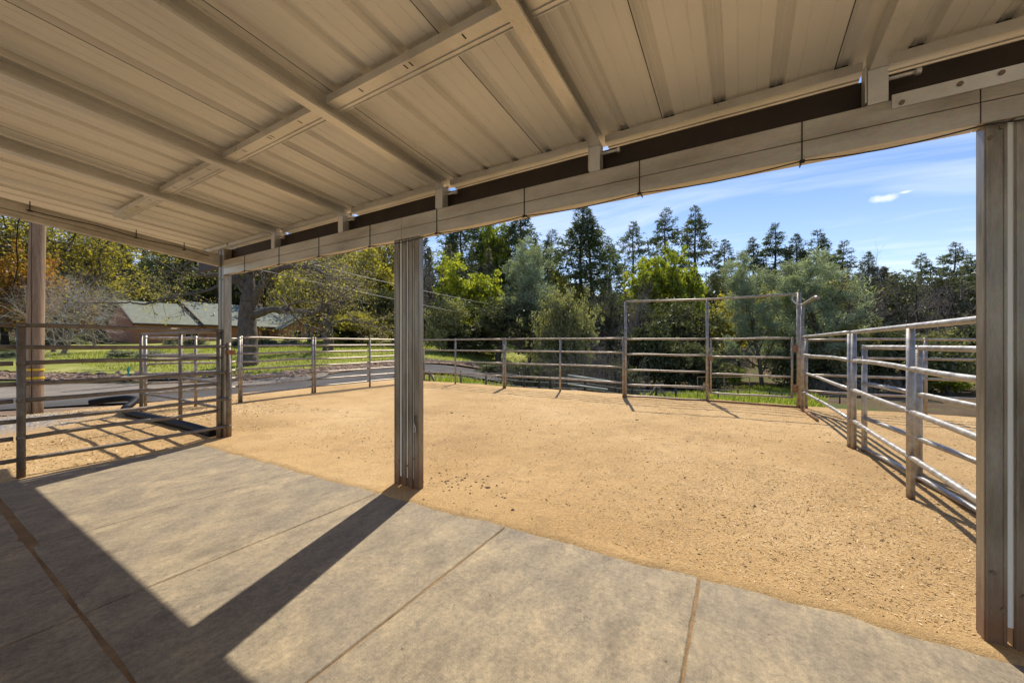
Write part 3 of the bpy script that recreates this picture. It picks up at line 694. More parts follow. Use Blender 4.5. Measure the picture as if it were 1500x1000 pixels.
# back
pipe_panel('back pipe panel just right of the centre post, by the old wooden post', [(-10.36, 10.33), (-8.63, 10.50), (-6.50, 10.36)], Z4, [0, .46, 1], PP, 1.60)
pipe_panel('back pipe panel in front of the round olive bush, left of the tall gate frame', [(-6.44, 10.37), (-4.60, 10.44), (-2.63, 10.15)], Z4, [0, .49, 1], PP, 1.60)
fr = pipe_panel('tall pipe gate frame at the back with overhead bar and four rails', [(-2.57, 10.14), (-.68, 10.50)], [1.53, 1.13, .72, .34, .03], [0, 1], PP, 2.52, name='gate_frame', cat='gate frame', post_r=.033)
q = np.array([-2.57, 10.14, 0])
MB().tube([np.array(v)-q for v in [(-2.57, 10.14, 2.52), (-.68, 10.50, 2.50), (1.12, 10.42, 2.50)]], .026, 12).build('overhead_bar', PP, fr)
MB().tube([np.array(v)-q for v in [(1.12, 10.42, -.1), (1.12, 10.42, 2.53)]], .040, 12).build('post', PP, fr)
MB().tube([np.array(v)-q for v in [(-.66, 10.50, .02), (1.08, 10.42, .02)]], .022, 10).build('ground_bar', M['rust'], fr)
g2 = pipe_panel('swinging four rail pipe gate hung in the tall frame at the back', [(-.60, 10.47), (1.00, 10.40)], [1.53, 1.10, .68, .22], [0, 1], PP, 1.55, name='pipe_gate', cat='gate', r=.022, pr_=.022)
# the gate's end posts stop at the bottom rail
for ch in g2.children:
    if ch.name.startswith('post'):
        for v in ch.data.vertices:
            if v.co.z < .1: v.co.z = .205
MB().obox((0, 0, 1.05), (1, 0, 0), (0, 1, 0), (0, 0, 1), .035, .03, .06).build('latch', M['rust'], g2)
for z in (1.30, .42): MB().obox((1.65, -.07, z), (1, 0, 0), (0, 1, 0), (0, 0, 1), .04, .025, .07).build('hinge', M['rust'], g2)
MB().tube([(1.02, 10.42, 2.48), (1.00, 10.40, 2.38), (1.06, 10.38, 2.30), (1.13, 10.37, 2.27)], .012, 8).build('tag', M['white'], fr).location = tuple(-q)
# right side of the corral
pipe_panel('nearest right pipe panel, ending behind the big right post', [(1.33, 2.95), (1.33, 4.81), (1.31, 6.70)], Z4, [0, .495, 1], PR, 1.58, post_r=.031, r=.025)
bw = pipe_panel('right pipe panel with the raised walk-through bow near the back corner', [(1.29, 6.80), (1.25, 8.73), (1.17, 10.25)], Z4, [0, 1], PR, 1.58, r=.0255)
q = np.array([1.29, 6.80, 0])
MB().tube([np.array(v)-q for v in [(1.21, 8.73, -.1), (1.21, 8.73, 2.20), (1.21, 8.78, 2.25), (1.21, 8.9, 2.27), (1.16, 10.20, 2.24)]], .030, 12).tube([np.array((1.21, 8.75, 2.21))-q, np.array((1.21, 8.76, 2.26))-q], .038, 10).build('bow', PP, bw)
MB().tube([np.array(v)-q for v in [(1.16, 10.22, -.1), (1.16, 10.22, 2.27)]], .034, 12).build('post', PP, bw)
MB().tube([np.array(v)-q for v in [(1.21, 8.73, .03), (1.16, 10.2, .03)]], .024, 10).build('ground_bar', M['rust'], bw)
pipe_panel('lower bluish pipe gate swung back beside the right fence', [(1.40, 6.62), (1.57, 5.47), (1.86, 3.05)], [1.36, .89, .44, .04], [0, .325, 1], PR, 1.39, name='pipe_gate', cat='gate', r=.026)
pipe_panel('back pipe panel of the right hand paddock, beyond the right fence', [(1.22, 10.46), (3.11, 10.40), (4.95, 10.42)], [1.49, 1.11, .73, .38], [.01, .5, 1], PP, 1.52)
pipe_panel('paddock panel partly hidden behind the big right post', [(5.0, 10.42), (8.6, 10.40)], [1.49, 1.11, .73, .38], [0, .5, 1], PP, 1.52)
# baling twine on the low gate
tw = []
for k in range(16): tw.append((1.545+.03*math.sin(k*1.3), 5.42+.04*math.cos(k*2.1), 1.36-.012*k+.03*math.sin(k*2.7)))
tag(MB().tube(tw, .004, 6).build('baling_twine', M['wire']), 'pale baling twine tied round the corner of the low gate', 'twine')
# black corrugated drain pipe
dp = empty('drain_pipe', (-8.8, 2.6, 0), 'black corrugated drain pipe curling up at its far end beside the corner post', 'pipe')
ctl = np.array([(-6.95, 2.62, .06), (-7.6, 2.62, .07), (-8.6, 2.60, .075), (-9.5, 2.55, .08), (-10.1, 2.50, .09), (-10.5, 2.55, .12), (-10.75, 2.72, .17), (-10.98, 2.85, .23), (-11.25, 2.78, .25), (-11.5, 2.5, .22), (-11.6, 2.3, .18)])
t = np.linspace(0, len(ctl)-1, 170); P = np.stack([np.interp(t, np.arange(len(ctl)), ctl[:, k]) for k in range(3)], 1)
for _ in range(30): P[1:-1] = (P[:-2]+2*P[1:-1]+P[2:])/4
MB().tube(P-np.array([-8.8, 2.6, 0]), .062+.005*(np.arange(170) % 2), 14, False).build('corrugated_tube', M['black'], dp)
sh_ = np.array([-8.8, 2.6, 0])
MB().tube([P[0]-sh_, P[0]-sh_+np.array([.16, .02, -.005])], .074, 14).build('coupling', M['black'], dp)

# ------------------------------------------------------------------ wire fence beyond the pad
def tpost(x, y, h, lean=0., r=.022, mat=None, name='field_post', label=None, group=None, parent=None, z=None):
    z = float(terrain(x, y)) if z is None else z
    b = MB().tube([(0, 0, -.2), (lean*h, 0, h)], r, 6)
    return b.build(name, mat or M['barkdark'], parent, (x, y, z))
wf = empty('wire_fence', tuple(at(760, 15, 504)[:2])+(-1,), 'low wire field fence on dark posts below the back of the corral', 'fence')
wl = np.array(wf.location)
poles = [(629, 15.5, 543), (675, 15.6, 543), (712, 15.6, 545), (741.5, 15.6, 546), (768, 15.6, 549), (790, 15.6, 550), (806, 15.7, 551), (857, 15.8, 552), (926, 16.2, 562), (961, 16.2, 563), (990, 16.4, 566), (1052, 16.6, 569), (1081, 16.8, 571), (1127, 17, 573), (1145, 17, 575), (1169, 17, 575), (1230, 17.2, 578), (1290, 17.4, 578), (1345, 17.6, 580), (1390, 17.8, 581), (1440, 18, 582)]
tops = []
for x, d, y in poles:
    p = at(x, d, y); z = float(terrain(p[0], p[1]))
    MB().tube([(0, 0, -.3), (0, 0, p[2]-z)], .045 if x < 1000 else .032, 6).build('field_post', M['oldwood'] if x < 760 else M['barkdark'], wf, (p[0]-wl[0], p[1]-wl[1], z-wl[2]))
    tops.append(p)
tops = np.array(tops)
for k in range(5):
    P = tops-wl; P = P.copy(); P[:, 2] -= .04+k*.22
    MB().tube(P, .006, 4, False).build('wire', M['wire'], wf)
for (xa, ya, xb, yb, d) in [(631, 548, 642, 566, 15.4), (961, 566, 947, 583, 16.1), (963, 566, 981, 583, 16.1), (813, 552, 806, 575, 15.7)]:
    a, b = at(xa, d, ya), at(xb, d, yb+4); MB().tube([a-wl, b-wl], .04, 6).build('brace', M['oldwood'], wf)
op = at(617.5, 15.2, 510); zt = float(terrain(op[0], op[1]))
tag(MB().tube([(0, 0, -.2), (0, 0, op[2]-zt)], [.14, .12], 10).build('wooden_post', M['oldwood'], None, (op[0], op[1], zt)), 'thick weathered wooden post standing just right of the centre post', 'post')
# lightweight gate in the wire fence
ga, gb = at(1022, 16.4, 552), at(1098, 17.5, 567); zt = float(terrain(ga[0], ga[1]))
gg = empty('thin_gate', (ga[0], ga[1], zt), 'thin grey tube gate in the meadow wire fence, seen through the back panel', 'gate')
dv = gb-ga; dv[2] = 0; hh = ga[2]-zt
for z in (1, .55, .1): MB().tube([(0, 0, hh*z), tuple(dv+np.array([0, 0, hh*z-.1]))], .018, 8).build('rail', M['pipe'], gg)
for u in (0, .5, 1): MB().tube([tuple(dv*u+np.array([0, 0, 0])), tuple(dv*u+np.array([0, 0, hh-.1*u]))], .018, 8).build('upright', M['pipe'], gg)
# fallen white pipe panel leaning by the brambles
wa = at(832, 15.0, 549); wz = float(terrain(wa[0], wa[1]))
wp = empty('fallen_panel', tuple(wa[:2])+(wz,), 'white three rail pipe panel sagging in the brambles below the corral', 'fence panel'); w0 = np.array([wa[0], wa[1], wz])
for (x1, y1, x2, y2) in [(832, 549, 893, 558), (832, 562, 890, 570), (837, 571, 884, 579), (845, 585, 893, 589)]:
    MB().tube([at(x1, 15, y1)-w0, at(x2, 15.6, y2)-w0], .026, 8).build('rail', M['white'], wp)

# ------------------------------------------------------------------ utility pole, stake, wires
up_ = empty('utility_pole', (-12.68, 1.71, -.1), 'tall weathered wooden utility pole with two yellow bands at left', 'utility pole')
pp = []; 
for k in range(15): z = k*.62; pp.append((-.045*z, .02*z, z-.2))
pm = MB().tube(pp, [.138-.003*k for k in range(15)], 20).build('shaft', M['pole'], up_)
for y in (541, 553):
    z = CH+(HY-y)/F*8.0+.1
    a = np.linspace(0, 2*math.pi, 18, endpoint=False); r = .141
    V = [(-.045*z+r*math.cos(t), .02*z+r*math.sin(t), z+dz) for dz in (-.022, .022) for t in a]
    MB().add(V, [(k, (k+1) % 18, 18+(k+1) % 18, 18+k) for k in range(18)], True).build('yellow_band', M['yellow'], up_)
MB().box(-.30, .30, -.06, .06, 7.4, 7.5).build('crossarm', M['pole'], up_)
MB().tube([(.14, -.04, 0), (.05, -.03, 2.5), (-.16, 0, 7.6)], .008, 6).build('groove_line', M['barkdark'], up_)  # thin dark tube drawn for the groove running down the pole
sp = hit(188, 557); st = empty('utility_marker', tuple(sp), 'small turquoise marker stake on the lawn edge', 'marker')
MB().box(-.05, .05, -.02, .02, .15, .55).box(-.13, .13, -.02, .02, .38, .46).build('head', M['turq'], st); MB().tube([(0, 0, -.1), (0, 0, .15)], .012, 6).build('stem', M['channel'], st)
bl = hit(4, 492); Vr, Fr = rocks(1, np.array([bl]), .9, 8, .8)
tag(link('boulder', npmesh('boulder', Vr, Fr, M['concrete_pale'], k=3)), 'pale boulder on the lawn at the left frame edge', 'boulder')

def wire(label, a, b, sag, r):
    t = np.linspace(0, 1, 40)[:, None]; P = a+(b-a)*t; P[:, 2] -= (4*sag*t*(1-t))[:, 0]
    tag(MB().tube(P, r, 5, False).build('power_line', M['wire']), label, 'power line')
wire('upper pale overhead line crossing behind the centre post', at(331, 17, 355), at(785, 48, 456), .35, .017)
wire('lower pale overhead line crossing behind the centre post', at(331, 17, 384), at(768, 46, 474), .18, .015)
wire('thin high overhead line in the trees right of the centre post', at(560, 26, 335), at(705, 46, 402), .1, .010)
fp = at(788, 49, 450); fz = float(terrain(fp[0], fp[1]))
tag(MB().tube([(0, 0, 0), (0, 0, fp[2]-fz+.6)], [.16, .11], 8).build('utility_pole', M['pole'], None, (fp[0], fp[1], fz)), 'far wooden utility pole hidden among the trees where the lines end', 'utility pole')
np_ = at(331, 17.02, 345); fz = float(terrain(np_[0], np_[1]))
tag(MB().tube([(0, 0, -.3), (0, 0, np_[2]-fz)], [.13, .10], 8).build('utility_pole', M['pole'], None, (np_[0], np_[1], fz)), 'slim utility pole standing behind the left corner post where the lines start', 'utility pole')

# ------------------------------------------------------------------ VEGETATION: skeletons, leaves
class Wood:
    def __init__(s): s.p = []
    def add(s, P, r, lvl): s.p.append((np.array(P, float), np.array(r, float), lvl))
    def arrays(s, maxlvl=9, minlvl=0, side=(10, 6, 4, 3, 3, 3)):
        VV, QQ, off = [], [], 0; groups = {}
        for P, r, l in s.p:
            if minlvl <= l <= maxlvl: groups.setdefault((len(P), side[min(l, 5)]), []).append((P, r))
        for (n, k), lst in groups.items():
            P = np.stack([a for a, _ in lst]); r = np.stack([b for _, b in lst])
            t = np.gradient(P, axis=1); t /= np.linalg.norm(t, axis=2, keepdims=True)+1e-9
            ref = np.where(np.abs(t[:, :1, 2:]) > .85, np.array([1., 0, 0]), np.array([0, 0, 1.])); ref = np.broadcast_to(ref, t.shape)
            u = np.cross(t, ref); u /= np.linalg.norm(u, axis=2, keepdims=True)+1e-9; w = np.cross(t, u)
            a = np.arange(k)*2*math.pi/k
            V = P[:, :, None]+r[:, :, None, None]*(np.cos(a)[None, None, :, None]*u[:, :, None]+np.sin(a)[None, None, :, None]*w[:, :, None])
            m = len(lst); i = np.arange(n-1)[:, None]*k; j = np.arange(k)[None]; j2 = (j+1) % k
            q = np.stack([i+j, i+j2, i+k+j2, i+k+j], -1).reshape(-1, 4)
            q = (q[None]+np.arange(m)[:, None, None]*n*k).reshape(-1, 4)+off
            VV.append(V.reshape(-1, 3)); QQ.append(q); off += m*n*k
        if not VV: return np.zeros((0, 3)), np.zeros((0, 4), int)
        return np.vstack(VV), np.vstack(QQ)
def unit(v): return v/(np.linalg.norm(v)+1e-9)
def rot_about(d, ang, az):
    h = np.array([1., 0, 0]) if abs(d[2]) > .8 else np.array([0, 0, 1.])
    u = unit(np.cross(d, h)); w = np.cross(d, u)
    return unit(d*math.cos(ang)+math.sin(ang)*(u*math.cos(az)+w*math.sin(az)))
def grow(g, W, tips, p, d, L, r, lvl, P):
    n = 6 if lvl < 2 else 4; pts = [p]; rr = [r]; dd = d
    for i in range(n):
        dd = unit(dd+g.normal(0, P['jit'], 3)+np.array([0, 0, P['trop'][min(lvl, len(P['trop'])-1)]]))
        p = p+dd*L/n; pts.append(p); rr.append(r*(1-(1-P.get('taper', .5))*(i+1)/n))
    W.add(pts, rr, lvl)
    if lvl >= P['max']:
        for i in range(1, n+1): tips.append(pts[i])
        return
    k = P['k'][lvl]; az = g.uniform(0, 6.28)
    for j in range(k):
        f = P['start'][lvl]+(1-P['start'][lvl])*(j+g.uniform(.2, .9))/k; f = min(f, .999)*n; i = int(f)
        q = pts[i]+(pts[i+1]-pts[i])*(f-i); az += 2.4+g.normal(0, .4)
        grow(g, W, tips, q, rot_about(unit(pts[i+1]-pts[i]), g.uniform(*P['ang']), az), L*g.uniform(*P['len'])*(1-.35*(f/n)*(lvl == 0)), rr[i]*P.get('rk', .55), lvl+1, P)
    if lvl >= P['max']-1:
        tips.append(pts[-1])
def leafquads(g, C, size, spread, per, aspect=.6, flat=0.):
    C = np.repeat(np.asarray(C), per, 0); n = len(C); C = C+g.normal(0, 1, (n, 3))*np.array(spread)
    d = g.normal(0, 1, (n, 3)); d[:, 2] *= (1-flat); d /= np.linalg.norm(d, axis=1)[:, None]
    e = g.normal(0, 1, (n, 3)); e = np.cross(d, e); e /= np.linalg.norm(e, axis=1)[:, None]
    s = size*np.exp(g.normal(0, .28, n))[:, None]; w = e*s*aspect*.5; l = d*s*.5
    return np.stack([C-l, C+w-l*.1, C+l, C-w-l*.1], 1).reshape(-1, 3)
def proto(name, W, V, wm, lm, split=9):
    """returns (trunk mesh, crown mesh); fine twigs go with the crown"""
    tv, tq = W.arrays(maxlvl=split)
    t = npmesh(name+'_trunk', tv, tq, wm, True)
    cr = None
    if V is not None: cr = npmesh(name+'_crown', V, quads(V), lm)
    else:
        tv, tq = W.arrays(minlvl=split+1); cr = npmesh(name+'_crown', tv, tq, lm, False)
    return t, cr
PROT = {}
def broad(key, seed, H, rad, trunk, P, wm, lm, size, spread, per, aspect=.65, keepsplit=9, lean=0.):
    g = np.random.default_rng(seed); Wd = Wood(); tips = []
    d0 = unit(np.array([lean, 0, 1.])); grow(g, Wd, tips, np.array([0, 0, -.3]), d0, H*trunk, rad, 0, P)
    if per:
        tp = np.array(tips); tp = tp[g.random(len(tp)) < .42]; h_ = len(tp)//3
        V = np.vstack([leafquads(g, tp[:h_], size*1.9, np.array(spread)*.8, int(per*.8), aspect), leafquads(g, tp[h_:], size*1.35, np.array(spread)*.85, int(per*1.5), aspect)])
    else: V = None
    PROT[key] = (proto(key, Wd, V, wm, lm, keepsplit), H)
OAK = dict(jit=.16, trop=(.10, .03, .02, .0), k=(9, 6, 5), start=(.35, .25, .2), ang=(.55, 1.25), len=(.48, .80), max=3)
MAP = dict(jit=.10, trop=(.10, .08, .05, .02), k=(10, 6, 4), start=(.25, .2, .2), ang=(.45, .95), len=(.42, .70), max=3)
BSH = dict(jit=.16, trop=(.05, .05, .03, .0), k=(12, 7, 4), start=(.04, .15, .2), ang=(.5, 1.35), len=(.50, .85), max=3)
BARE = dict(jit=.15, trop=(.06, .03, .02, .02, .0), k=(8, 6, 6, 4), start=(.3, .2, .15, .1), ang=(.45, 1.15), len=(.45, .72), max=4, taper=.4)
ms = {}
broad('live_oak', 1, 9, .30, .62, OAK, M['bark'], M['L_live'], .17, (.30, .30, .22), 13)
broad('live_oak_b', 2, 9, .26, .60, OAK, M['barkdark'], M['L_live'], .17, (.32, .32, .24), 13)
broad('lime_maple', 3, 9, .20, .68, MAP, M['bark'], M['L_lime'], .20, (.28, .28, .18), 13)
broad('lime_maple_b', 4, 9, .18, .62, MAP, M['bark'], M['L_lime'], .20, (.30, .30, .20), 11)
broad('yellow_tree', 5, 7, .16, .62, OAK, M['bark'], M['L_yell'], .16, (.28, .28, .2), 11)
broad('golden_oak', 45, 11, .34, .6, dict(OAK, k=(10, 7, 6)), M['bark'], M['L_gold'], .085, (.26, .26, .2), 15)
broad('orange_maple', 6, 7, .16, .6, MAP, M['bark'], M['L_oran'], .13, (.25, .25, .18), 8)
broad('mossy_oak', 7, 10, .34, .6, OAK, M['bark'], M['L_moss'], .15, (.26, .26, .22), 10)
broad('mossy_oak_b', 17, 10, .34, .6, OAK, M['bark'], M['L_moss'], .15, (.26, .26, .22), 10)
broad('olive_bush', 8, 5, .10, .58, BSH, M['barkdark'], M['L_olive'], .105, (.16, .16, .14), 17, .5)
broad('olive_bush_b', 18, 5, .10, .55, BSH, M['barkdark'], M['L_live'], .12, (.17, .17, .14), 15, .5)
broad('grey_shrub', 9, 1.2, .03, .6, BSH, M['barkdark'], M['L_shrub'], .055, (.05, .05, .04), 7, .5)
broad('bare_tree', 10, 9, .20, .58, BARE, M['barkdark'], M['twig'], 0, 0, 0, keepsplit=2)
broad('bare_tree_b', 11, 9, .24, .55, BARE, M['barkdark'], M['twig'], 0, 0, 0, keepsplit=2, lean=.25)
broad('lawn_tree', 12, 6, .12, .42, dict(BARE, k=(10, 7, 6, 4), len=(.62, .92), ang=(.5, 1.2), trop=(.05, .0, -.01, -.02, 0)), M['barkpale'], M['twigpale'], 0, 0, 0, keepsplit=2)
# brambles: a heap of arching bare canes
def bramble(key, seed):
    g = np.random.default_rng(seed); Wd = Wood(); n = 130; V = None
    b = g.normal(0, 1, (n, 2))*np.array([1.6, .8]); a = g.uniform(0, 6.28, n); L = g.uniform(.5, 1.6, n); h = g.uniform(.5, 1.7, n)*np.exp(-(b[:, 0]/3)**2)
    for i in range(n):
        t = np.linspace(0, 1, 6); P = np.stack([b[i, 0]+np.cos(a[i])*L[i]*t+g.normal(0, .04, 6), b[i, 1]+np.sin(a[i])*L[i]*t+g.normal(0, .04, 6), h[i]*np.sin(t*2.3)*(.9)+g.normal(0, .04, 6)], 1)
        Wd.add(P, np.linspace(.018, .006, 6), 4)
    t = Wood(); t.add([(0, 0, 0), (0, 0, .5), (.1, 0, .9)], [.03, .02, .01], 2)
    for q in t.p: Wd.p.append(q)
    PROT[key] = (proto(key, Wd, None, M['barkdark'], M['cane'], 2), 1.6)
bramble('brambles', 3)
def needles(g, A, B, n, ln, w, H, droop=0., spread=.25):
    """sprays of needles along branches from A to B"""
    m = len(A); A = np.repeat(A, n, 0); B = np.repeat(B, n, 0); t = g.uniform(.12, 1.05, (m*n, 1))
    C = A+(B-A)*t+g.normal(0, .05, (m*n, 3)); ax = B-A; ax /= np.linalg.norm(ax, axis=1)[:, None]+1e-9
    d = ax*.7+g.normal(0, spread*2.2, (m*n, 3)); d[:, 2] -= droop; d /= np.linalg.norm(d, axis=1)[:, None]
    e = np.cross(d, g.normal(0, 1, (m*n, 3))); e /= np.linalg.norm(e, axis=1)[:, None]
    s = ln*g.uniform(.6, 1.4, (m*n, 1))*np.clip((H-C[:, 2:])/3.2, .38, 1); l = d*s; w_ = e*w*g.uniform(.7, 1.3, (m*n, 1))*np.clip((H-C[:, 2:])/3, .6, 1)
    return np.stack([C-w_*.5, C+l*.55-w_, C+l, C+l*.55+w_], 1).reshape(-1, 3)
def conifer(key, seed, H, rw, bare, lm, dens, gap=.0, shape=1.0, ln=.38, w=.055, upt=-.15):
    g = np.random.default_rng(seed); Wd = Wood()
    zz = np.linspace(-.3, H, 9); Wd.add(np.stack([.08*np.sin(zz*.6+seed), .08*np.cos(zz*.5), zz], 1), np.linspace(.022*H*.55+.05, .015, 9), 1)
    A, B = [], []; z = bare*H
    while z < H*.985:
        f = (z-bare*H)/(H*(1-bare)); R_ = (min(rw*(1-.45*f), (H-z)*.33)*min(1, f*4+.6)+.05)*g.uniform(.75, 1.2)
        for k in range(g.integers(3, 6)):
            if g.random() < gap: continue
            a = g.uniform(0, 6.28); L = R_*g.uniform(.6, 1.15)+.12; up__ = upt+.5*f+g.normal(0, .12)
            p0 = np.array([0, 0, z+g.normal(0, .08)]); d = unit(np.array([math.cos(a), math.sin(a), up__])); p1 = p0+d*L+np.array([0, 0, .10*L])
            Wd.add([p0, (p0+p1)/2-np.array([0, 0, .05*L]), p1], [.012*L+.008, .010, .004], 3)
            A.append(p0+(p1-p0)*.25); B.append(p1)
            for q in range(int(3+L*2.2)):
                u = g.uniform(.3, .95); s0 = p0+(p1-p0)*u; sd_ = rot_about(d, g.uniform(.5, 1.1), g.choice([0, math.pi])+g.normal(0, .5)); sl = L*.42*(1.1-u)*g.uniform(.6, 1.3)+.12
                A.append(s0); B.append(s0+sd_*sl)
        z += H*.021*g.uniform(.7, 1.4)*(1.3-f*.85)
    V = needles(g, np.array(A), np.array(B), dens, ln, w, H, .12)
    PROT[key] = (proto(key, Wd, V, M['barkpine'], lm, 9), H)
conifer('fir', 21, 16, 3.0, .10, M['L_fir'], 6)
conifer('fir_b', 22, 16, 2.6, .22, M['L_fir'], 6, .15)
conifer('pine', 23, 16, 3.3, .30, M['L_pine'], 6, .32, ln=.45, w=.06, upt=-.05)
conifer('pine_b', 24, 16, 2.4, .42, M['L_pine'], 6, .35, ln=.42, w=.06, upt=-.1)
def greypine(key, seed, H, rad):
    """forked pine whose long grey needles stand in round tufts"""
    g = np.random.default_rng(seed); Wd = Wood(); tips = []
    grow(g, Wd, tips, np.array([0, 0, -.3]), np.array([0, 0, 1.]), H*.80, rad, 0, dict(jit=.07, trop=(.12, .16, .14, .12), k=(17, 6, 4), start=(.16, .2, .3), ang=(.55, 1.15), len=(.28, .50), max=3, taper=.35))
    T = np.array(tips); n = 9; C = np.repeat(T, n, 0); m = len(C)
    d = g.normal(0, 1, (m, 3)); d[:, 2] = np.abs(d[:, 2])*.7+.25; d /= np.linalg.norm(d, axis=1)[:, None]
    e = np.cross(d, g.normal(0, 1, (m, 3))); e /= np.linalg.norm(e, axis=1)[:, None]; C = C+g.normal(0, .11, (m, 3))
    l = d*.30*g.uniform(.7, 1.3, (m, 1)); w = e*.020
    V = np.stack([C-w*.4, C+l*.5-w, C+l, C+l*.5+w], 1).reshape(-1, 3)
    PROT[key] = (proto(key, Wd, V, M['bark'], M['L_grey'], 9), H)
greypine('grey_pine', 31, 10, .16); greypine('grey_pine_b', 32, 10, .14)

BOX = {}
def put(key, name, label, cat, px, top, d, width=None, group=None, hsc=None, base=None, rz=None):
    """a tree at the column px and depth d, as tall as the photograph shows"""
    (t, cr), H = PROT[key]
    if key not in BOX:
        mm = cr if len(cr.vertices) else t; a = np.empty(len(mm.vertices)*3, np.float32); mm.vertices.foreach_get('co', a); a = a.reshape(-1, 3)
        BOX[key] = (np.percentile(a[:, 2], 99.6), np.percentile(np.hypot(a[:, 0], a[:, 1]), 93))
    zt, rr = BOX[key]; p = at(px, d); z = float(terrain(p[0], p[1])) if base is None else base
    h = CH+(HY-top)/F*d-z; k = h/zt; kw = k if width is None else (width/F*d/2)/rr
    kw = min(max(kw, k*.8), k*1.35) if ('fir' in key or key.startswith('pine')) else min(max(kw, k*.45), k*2.4)
    o = empty(name, (p[0], p[1], z), label, cat, group); o.scale = (kw, kw, k); o.rotation_euler = (random.gauss(0, .025), random.gauss(0, .025), random.uniform(0, 6.28) if rz is None else rz)
    link('trunk', t, o); link('crown', cr, o); return o
FR, PI_, OK_, MP, BR, GPN = 'fir_tree', 'pine_tree', 'oak_tree', 'maple_tree', 'bare_tree', 'grey_pine_tree'
